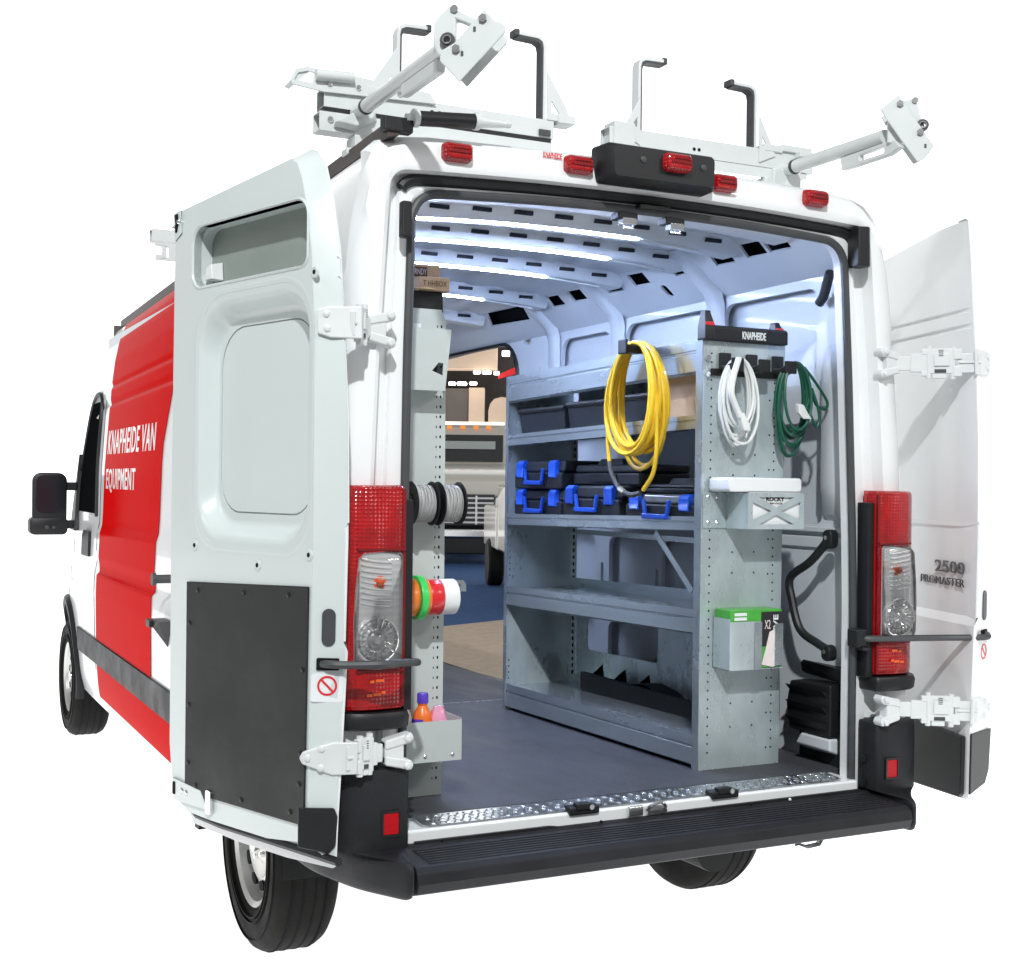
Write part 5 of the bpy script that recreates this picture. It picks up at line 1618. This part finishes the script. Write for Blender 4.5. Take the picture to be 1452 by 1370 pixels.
def head(t, O, plate, brk, ring_c, bolts, bolt2):
    n_, s_ = Vector((-.6, -.8, 0)), Vector((.8, -.6, 0))
    O = Vector(O)
    F = lambda u, v, w_: O + s_ * u + n_ * w_ + Vector((0, 0, v))
    B().plate(brk, [], F, -.012, .012).obj('clamp_bracket', RACKW, t, bev=.006)
    B().plate(plate, [], F, .030, .036).obj('clamp_plate', RACKW, t, bev=.003)
    B().plate([((p[0] * .9 + .05 * .1), (p[1] * .9 + sum(q[1] for q in plate) / len(plate) * .1)) for p in plate], [], F, -.040, -.034).obj('clamp_plate', RACKW, t, bev=.003)
    u, v = ring_c
    B().plate(circ(u, v, .0185, 24), [circ(u, v, .0115, 24)], F, .010, .022).obj('bush_ring', SEAL, t)
    B().plate(circ(u, v, .0113, 20), [circ(u, v, .0085, 20)], F, .010, .026).obj('bush_sleeve', CHROME, t)
    for (u, v) in bolts:
        B().cyl(F(u, v, .045), F(u, v, -.045), .0055, 10).cyl(F(u, v, .036), F(u, v, .043), .0105, 6).obj('clamp_bolt', CHROME, t)
    for (u, v) in bolt2:
        B().plate(rrect(u - .004, v - .007, u + .003, v + .006, .002, 2), [], F, .0361, .0368).obj('plate_slot', SEAL, t)


PLL = [(0.005, 2.655), (0.062, 2.715), (0.08, 2.731), (0.106, 2.704), (0.118, 2.701), (0.131, 2.685), (0.131, 2.673), (0.02, 2.559), (-0.001, 2.583), (-0.03, 2.613), (-0.027, 2.638)]
BRL = [(-0.053, 2.661), (-0.054, 2.713), (-0.04, 2.733), (-0.013, 2.756), (0.004, 2.745), (0.068, 2.711), (0.06, 2.695), (0.004, 2.72), (0.004, 2.66), (0.026, 2.65), (-0.009, 2.626), (-0.041, 2.636)]
head(lr, (-.856, -.38, 0), PLL, BRL, (-.015, 2.668), [(.076, 2.709), (.011, 2.639)], [(.056, 2.685), (.026, 2.628)])
B().cyl(Vector((-.856, -.38, 2.745)) + Vector((-.6, -.8, 0)) * .016, Vector((-.856, -.38, 2.745)) - Vector((-.6, -.8, 0)) * .02, .010, 10).obj('clamp_bolt', CHROME, lr)
# front bar end that shows beyond the folded door
tube_box(B(), -1.0, -.50, 2.60, 2.660, 2.715).obj('front_fixed_bar', RACKW, lr, bev=.004)
B().plate([(-.985, 2.575), (-.985, 2.60), (-.955, 2.60), (-.955, 2.635), (-.99, 2.64), (-.99, 2.655), (-.80, 2.655), (-.80, 2.575)], [rrect(-.935, 2.59, -.925, 2.635, .004, 3)], lambda u, v, w_: Vector((u, 2.565 + w_, v)), 0, .008).obj('front_bracket', RACKW, lr, bev=.002)
B().box((-.86, 2.58, 2.50), (-.78, 2.62, 2.66)).box((-.86, 2.57, 2.715), (-.78, 2.62, 2.74)).obj('front_foot', RACKW, lr, bev=.004)
for x in (-.83, -.28):
    B().box((x - .03, RYK - .035, 2.55), (x + .03, RYK + .045, 2.612)).box((x - .05, RYK - .02, 2.555), (x + .06, RYK + .03, 2.575)).obj('roof_foot', RACKW, lr, bev=.004)

# --- right rack
rr_ = thing('right_ladder_rack', (.45, RYK, 2.58), 'white ladder rack with crank head on the right half of the roof', 'ladder rack')
tube_box(B(), .012, .84, RYK, 2.690, 2.752).obj('cross_bar', RACKW, rr_, bev=.004)
B().box((.03, RYK - .025, 2.672), (.82, RYK + .03, 2.689)).box((.03, RYK - .03, 2.655), (.70, RYK - .026, 2.688)).obj('bar_web', RACKW, rr_)
b = B()
for x, z in ((.34, 2.716), (.36, 2.716)):
    b.cyl((x, RYK - .0315, z), (x, RYK - .0295, z), .006, 10)
b.obj('bar_hole', DARK, rr_)
for x, dr, zt in ((.125, 1, .245), (.605, -1, .215)):
    b = B()
    inn = hook_post(b, x, RYK, 2.752 - (.10 if dr > 0 else 0), zt + (.10 if dr > 0 else 0), dr)
    b.obj('ladder_hook', RACKW, rr_, bev=.002)
    pad_on(rr_, inn, RYK, .036, (dr * .006, -.007))
    B().box((x + dr * .095, RYK - .021, 2.752 + zt - .012), (x + dr * .112, RYK + .021, 2.752 + zt + .010)).obj('hook_tip', SEAL, rr_, bev=.003)
    B().plate([(x - dr * .001, 2.752 + .11), (x - dr * .05, 2.752 + .02), (x - dr * .07, 2.752 - .02), (x - dr * .001, 2.752 - .05)], [[(x - dr * .012, 2.752 + .04), (x - dr * .034, 2.752 + .008), (x - dr * .012, 2.752 + .008)]],
              lambda u, v, w_: Vector((u, RYK - .036 + w_, v)), 0, .006).obj('gusset', RACKW, rr_, bev=.0015)
    B().box((x - dr * .10, RYK - .038, 2.690 if dr > 0 else 2.745), (x - dr * .02, RYK + .03, 2.77)).obj('hook_foot', RACKW, rr_, bev=.004)
B().box((.70, RYK - .04, 2.752), (.83, RYK + .02, 2.775)).box((.76, RYK - .06, 2.735), (.88, RYK + .02, 2.755)).obj('slide_plate', RACKW, rr_, bev=.003)
B().box((.66, RYK - .045, 2.60), (.78, RYK + .03, 2.69)).obj('pivot_bracket', RACKW, rr_, bev=.006)
for x in (.12, .66):
    B().box((x - .03, RYK - .035, 2.565), (x + .03, RYK + .045, 2.656)).obj('roof_foot', RACKW, rr_, bev=.004)
arm_set(rr_, .719, RYK - .09, -.165, 2.690, .0225)
B().cyl((.719, RYK - .03, 2.690), (.719, RYK - .10, 2.690), .019, 16).obj('pivot_shaft', RACKW, rr_)
B().plate([(.03, 2.665), (-.21, 2.67), (-.24, 2.64), (-.19, 2.625), (.02, 2.622)], [rrect(-.17, 2.636, -.06, 2.656, .005, 3)], lambda u, v, w_: Vector((.708 + w_, u - .0, v)), 0, .022).obj('handle_channel', RACKW, rr_, bev=.003)
PRR = [(-0.043, 2.759), (0.01, 2.802), (0.022, 2.78), (0.115, 2.64), (0.088, 2.601), (0.066, 2.591), (-0.031, 2.735)]
BRR = [(0.009, 2.788), (0.063, 2.798), (0.081, 2.741), (0.094, 2.697), (0.069, 2.654), (-.02, 2.66), (-.02, 2.72)]
head(rr_, (.719, -.20, 0), PRR, BRR, (.083, 2.708), [(.014, 2.772), (.074, 2.682)], [(.09, 2.64)])
B().cyl(Vector((.719, -.20, 2.787)) + Vector((.8, -.6, 0)) * .061 + Vector((-.6, -.8, 0)) * .016, Vector((.719, -.20, 2.787)) + Vector((.8, -.6, 0)) * .061 - Vector((-.6, -.8, 0)) * .02, .010, 10).obj('clamp_bolt', CHROME, rr_)

# ================================================================== show hall seen through the sliding-door opening
trk = thing('work_truck', (9.3, 20.6, 0), 'cream work truck facing the van across the blue carpet', 'truck')
T = Matrix.Translation((8.35, 19.6, 0)) @ Matrix.Rotation(R(-27), 4, 'Z') @ Matrix.Diagonal((1, 1, 1.06, 1))   # local: x across, y away from the van
def tb_(name, lo, hi, mt, bev=.03):
    return B().box(lo, hi, T).obj(name, mt, trk, bev=bev)
B().loft([[T @ Vector(p) for p in ((-1.0, y, z0), (1.0, y, z0), (.96, y, z1), (-.96, y, z1))] for y, z0, z1 in ((.12, 1.25, 1.56), (.25, 1.2, 1.66), (1.2, 1.2, 1.86), (1.5, 1.2, 1.90))]).obj('hood', TRUCKW, trk, bev=.05)
B().loft([[T @ Vector(p) for p in ((-.95, y0, z), (.95, y0, z), (.95, 3.6, z), (-.95, 3.6, z))] for z, y0 in ((1.2, 1.4), (1.9, 1.45), (2.52, 1.95), (2.62, 2.1))]).obj('cab', TRUCKW, trk, bev=.05)
B().loft([[T @ Vector(p) for p in ((-.86, y0, z), (.86, y0, z), (.86, y0 + .02, z), (-.86, y0 + .02, z))] for z, y0 in ((1.93, 1.44), (2.47, 1.90))]).obj('windscreen', GLASS, trk)
B().loft([[T @ Vector(p) for p in ((-.5, y0, z), (.7, y0, z), (.7, y0 + .01, z), (-.5, y0 + .01, z))] for z, y0 in ((2.18, 1.635), (2.34, 1.77))]).obj('glass_reflection', GREYP, trk)  # pale band laid on the windscreen as a painted reflection
for x in (-.55, -.28, 0, .28, .55):
    tb_('marker_lamp', (x - .05, 1.98, 2.60), (x + .05, 2.06, 2.66), AMBER, .01)
tb_('grille', (-.72, .06, .72), (.72, .14, 1.30), SEAL, .02)
for k in range(6):
    tb_('grille_bar', (-.70, .03, .76 + k * .09), (.70, .07, .80 + k * .09), RIM, .008)
for x in (-.36, 0, .36):
    tb_('grille_post', (x - .02, .02, .74), (x + .02, .07, 1.28), CHROME, .006)
for x in (-.86, .86):
    tb_('headlamp', (x - .13, .05, .86), (x + .13, .16, 1.25), REFLECT, .03)
tb_('front_bumper', (-1.02, -.10, .50), (1.02, .10, .66), CHROME, .03)
tb_('lower_valance', (-.98, -.02, .20), (.98, .2, .50), BLACK, .02)
tb_('fender_left', (-1.02, .15, .55), (-.74, 1.4, 1.30), TRUCKW, .05)
tb_('fender_right', (.74, .15, .55), (1.02, 1.4, 1.30), TRUCKW, .05)
tb_('chassis', (-.7, .2, .35), (.7, 5.0, .75), UNDER, .02)
for x in (-.86, .86):
    for y in (.8, 4.2):
        B().lathe([(.0, -.13), (.40, -.13), (.44, -.10), (.44, .10), (.40, .13), (0, .13)], T @ Vector((x, y, .442)), (T.to_3x3() @ Vector((1, 0, 0))), 28).obj('wheel', TYRE, trk)
tb_('cargo_body', (-1.0, 3.7, .9), (1.0, 6.4, 2.75), TRUCKW, .03)
for x in (-1.16, 1.16):
    tb_('wing_mirror', (x - .08, 1.5, 1.85), (x + .08, 1.58, 2.2), BLACK, .02)

# nearer parked vehicle: only its front corner shows
nv = thing('parked_pickup', (5.9, 12.0, 0), 'white pickup corner with amber side marker at the shelving edge', 'pickup')
T2 = Matrix.Translation((5.13, 10.70, 0)) @ Matrix.Rotation(R(-20), 4, 'Z')
def n_(name, lo, hi, mt, bev=.03):
    return B().box(lo, hi, T2).obj(name, mt, nv, bev=bev)
B().loft([[T2 @ Vector(p) for p in ((.02, y, z0), (1.7, y, z0), (1.66, y, z1), (.06, y, z1))] for y, z0, z1 in ((.0, .62, .98), (.2, .60, 1.12), (1.6, .6, 1.22))]).obj('hood', TRUCKW, nv, bev=.08)
n_('bumper', (.0, -.14, .34), (1.72, .12, .60), TRUCKW, .06)
n_('lower_valance', (.05, -.05, .16), (1.68, .2, .34), SEAL, .03)
n_('side_marker', (-.012, .02, .40), (.03, .10, .47), AMBER, .008)
n_('side_marker', (-.012, .00, .22), (.03, .12, .30), AMBER, .008)
B().loft([[T2 @ Vector(p) for p in ((.08, y0, z), (1.64, y0, z), (1.64, 3.4, z), (.08, 3.4, z))] for z, y0 in ((.6, 1.5), (1.22, 1.6), (1.54, 2.2), (1.58, 2.4))]).obj('cab', TRUCKW, nv, bev=.05)
B().loft([[T2 @ Vector(p) for p in ((.18, y0 - .012, z), (1.54, y0 - .012, z), (1.54, y0, z), (.18, y0, z))] for z, y0 in ((1.26, 1.66), (1.50, 2.12))]).obj('windscreen', GLASS, nv)
n_('load_bed', (.06, 3.42, .6), (1.66, 5.2, 1.25), TRUCKW, .04)
for x in (.14, 1.56):
    for y in (.75, 4.3):
        B().lathe([(.0, -.12), (.33, -.12), (.37, -.09), (.37, .09), (.33, .12), (0, .12)], T2 @ Vector((x, y, .372)), (T2.to_3x3() @ Vector((1, 0, 0))), 28).obj('wheel', TYRE, nv)

# dark hall end wall with booth boards and lamps
wl = B().box((-3.3, 0, .0), (3.0, .2, 7.4), Matrix.Translation((13.6, 31.5, 0)) @ Matrix.Rotation(R(-27), 4, 'Z')).obj('hall_wall', HALLDARK)
tag(wl, 'dark hall end wall far behind the work truck', 'wall')
T3 = Matrix.Translation((13.3, 31.0, 0)) @ Matrix.Rotation(R(-27), 4, 'Z')
def bd(name, lo, hi, mt, label, cat, grp=None, bev=.02):
    return tag(B().box(lo, hi, T3).obj(name, mt, None, bev=bev), label, cat, grp)
bd('hanging_sign', (-.9, -.9, 4.86), (1.38, -.3, 6.9), BOARD, 'large beige hanging sign at the top of the opening', 'sign')
bd('booth_column', (.56, -.6, 2.2), (1.02, -.1, 4.36), BOARD, 'pale booth column rising behind the truck cab', 'column')
bd('booth_panel', (-1.2, -.5, 2.2), (.55, -.2, 4.34), BOARDG, 'dark grey booth panel left of the pale column', 'panel')
f = lambda u, v, w_: T3 @ Vector((u, w_, v))
tag(B().plate([(1.13, 3.2), (2.0, 3.2), (2.0, 4.0), (1.8, 4.06), (1.5, 4.10), (1.3, 4.04), (1.18, 3.9), (1.13, 3.7)], [], f, -.6, -.3).obj('display_stand', BOARD, None, bev=.02), 'pale round-topped display stand right of the booth column', 'stand')
tag(B().plate([(1.40, 4.60), (1.9, 4.75), (1.9, 4.95), (1.40, 4.72)], [], f, -.75, -.70).obj('red_banner', REDT, None), 'red banner edge at the right of the opening', 'banner')
for x, z, sx, sz_, lab in ((.80, 4.76, .20, .10, 'left lamp of the row just under the hanging sign'), (1.08, 4.76, .26, .10, 'middle lamp of the row just under the hanging sign'),
                           (1.36, 4.74, .16, .10, 'right lamp of the row just under the hanging sign'), (1.62, 5.30, .22, .16, 'lamp in the dark ceiling right of the hanging sign'),
                           (.10, 4.43, .20, .10, 'left lamp of the lower row above the grey booth panel'), (.38, 4.43, .28, .10, 'middle lamp of the lower row above the grey booth panel'), (.70, 4.44, .22, .09, 'right lamp of the lower row above the booth column')):
    bd('hall_lamp', (x - sx / 2, -1.15, z - sz_ / 2), (x + sx / 2, -1.0, z + sz_ / 2), HALLLAMP, lab, 'lamp', 'glowing hall lamps', .03)
bd('light_bar', (-.6, -1.2, 3.24), (1.6, -1.1, 3.34), HALLTUBE, 'long warm light bar just above the truck cab', 'lamp')
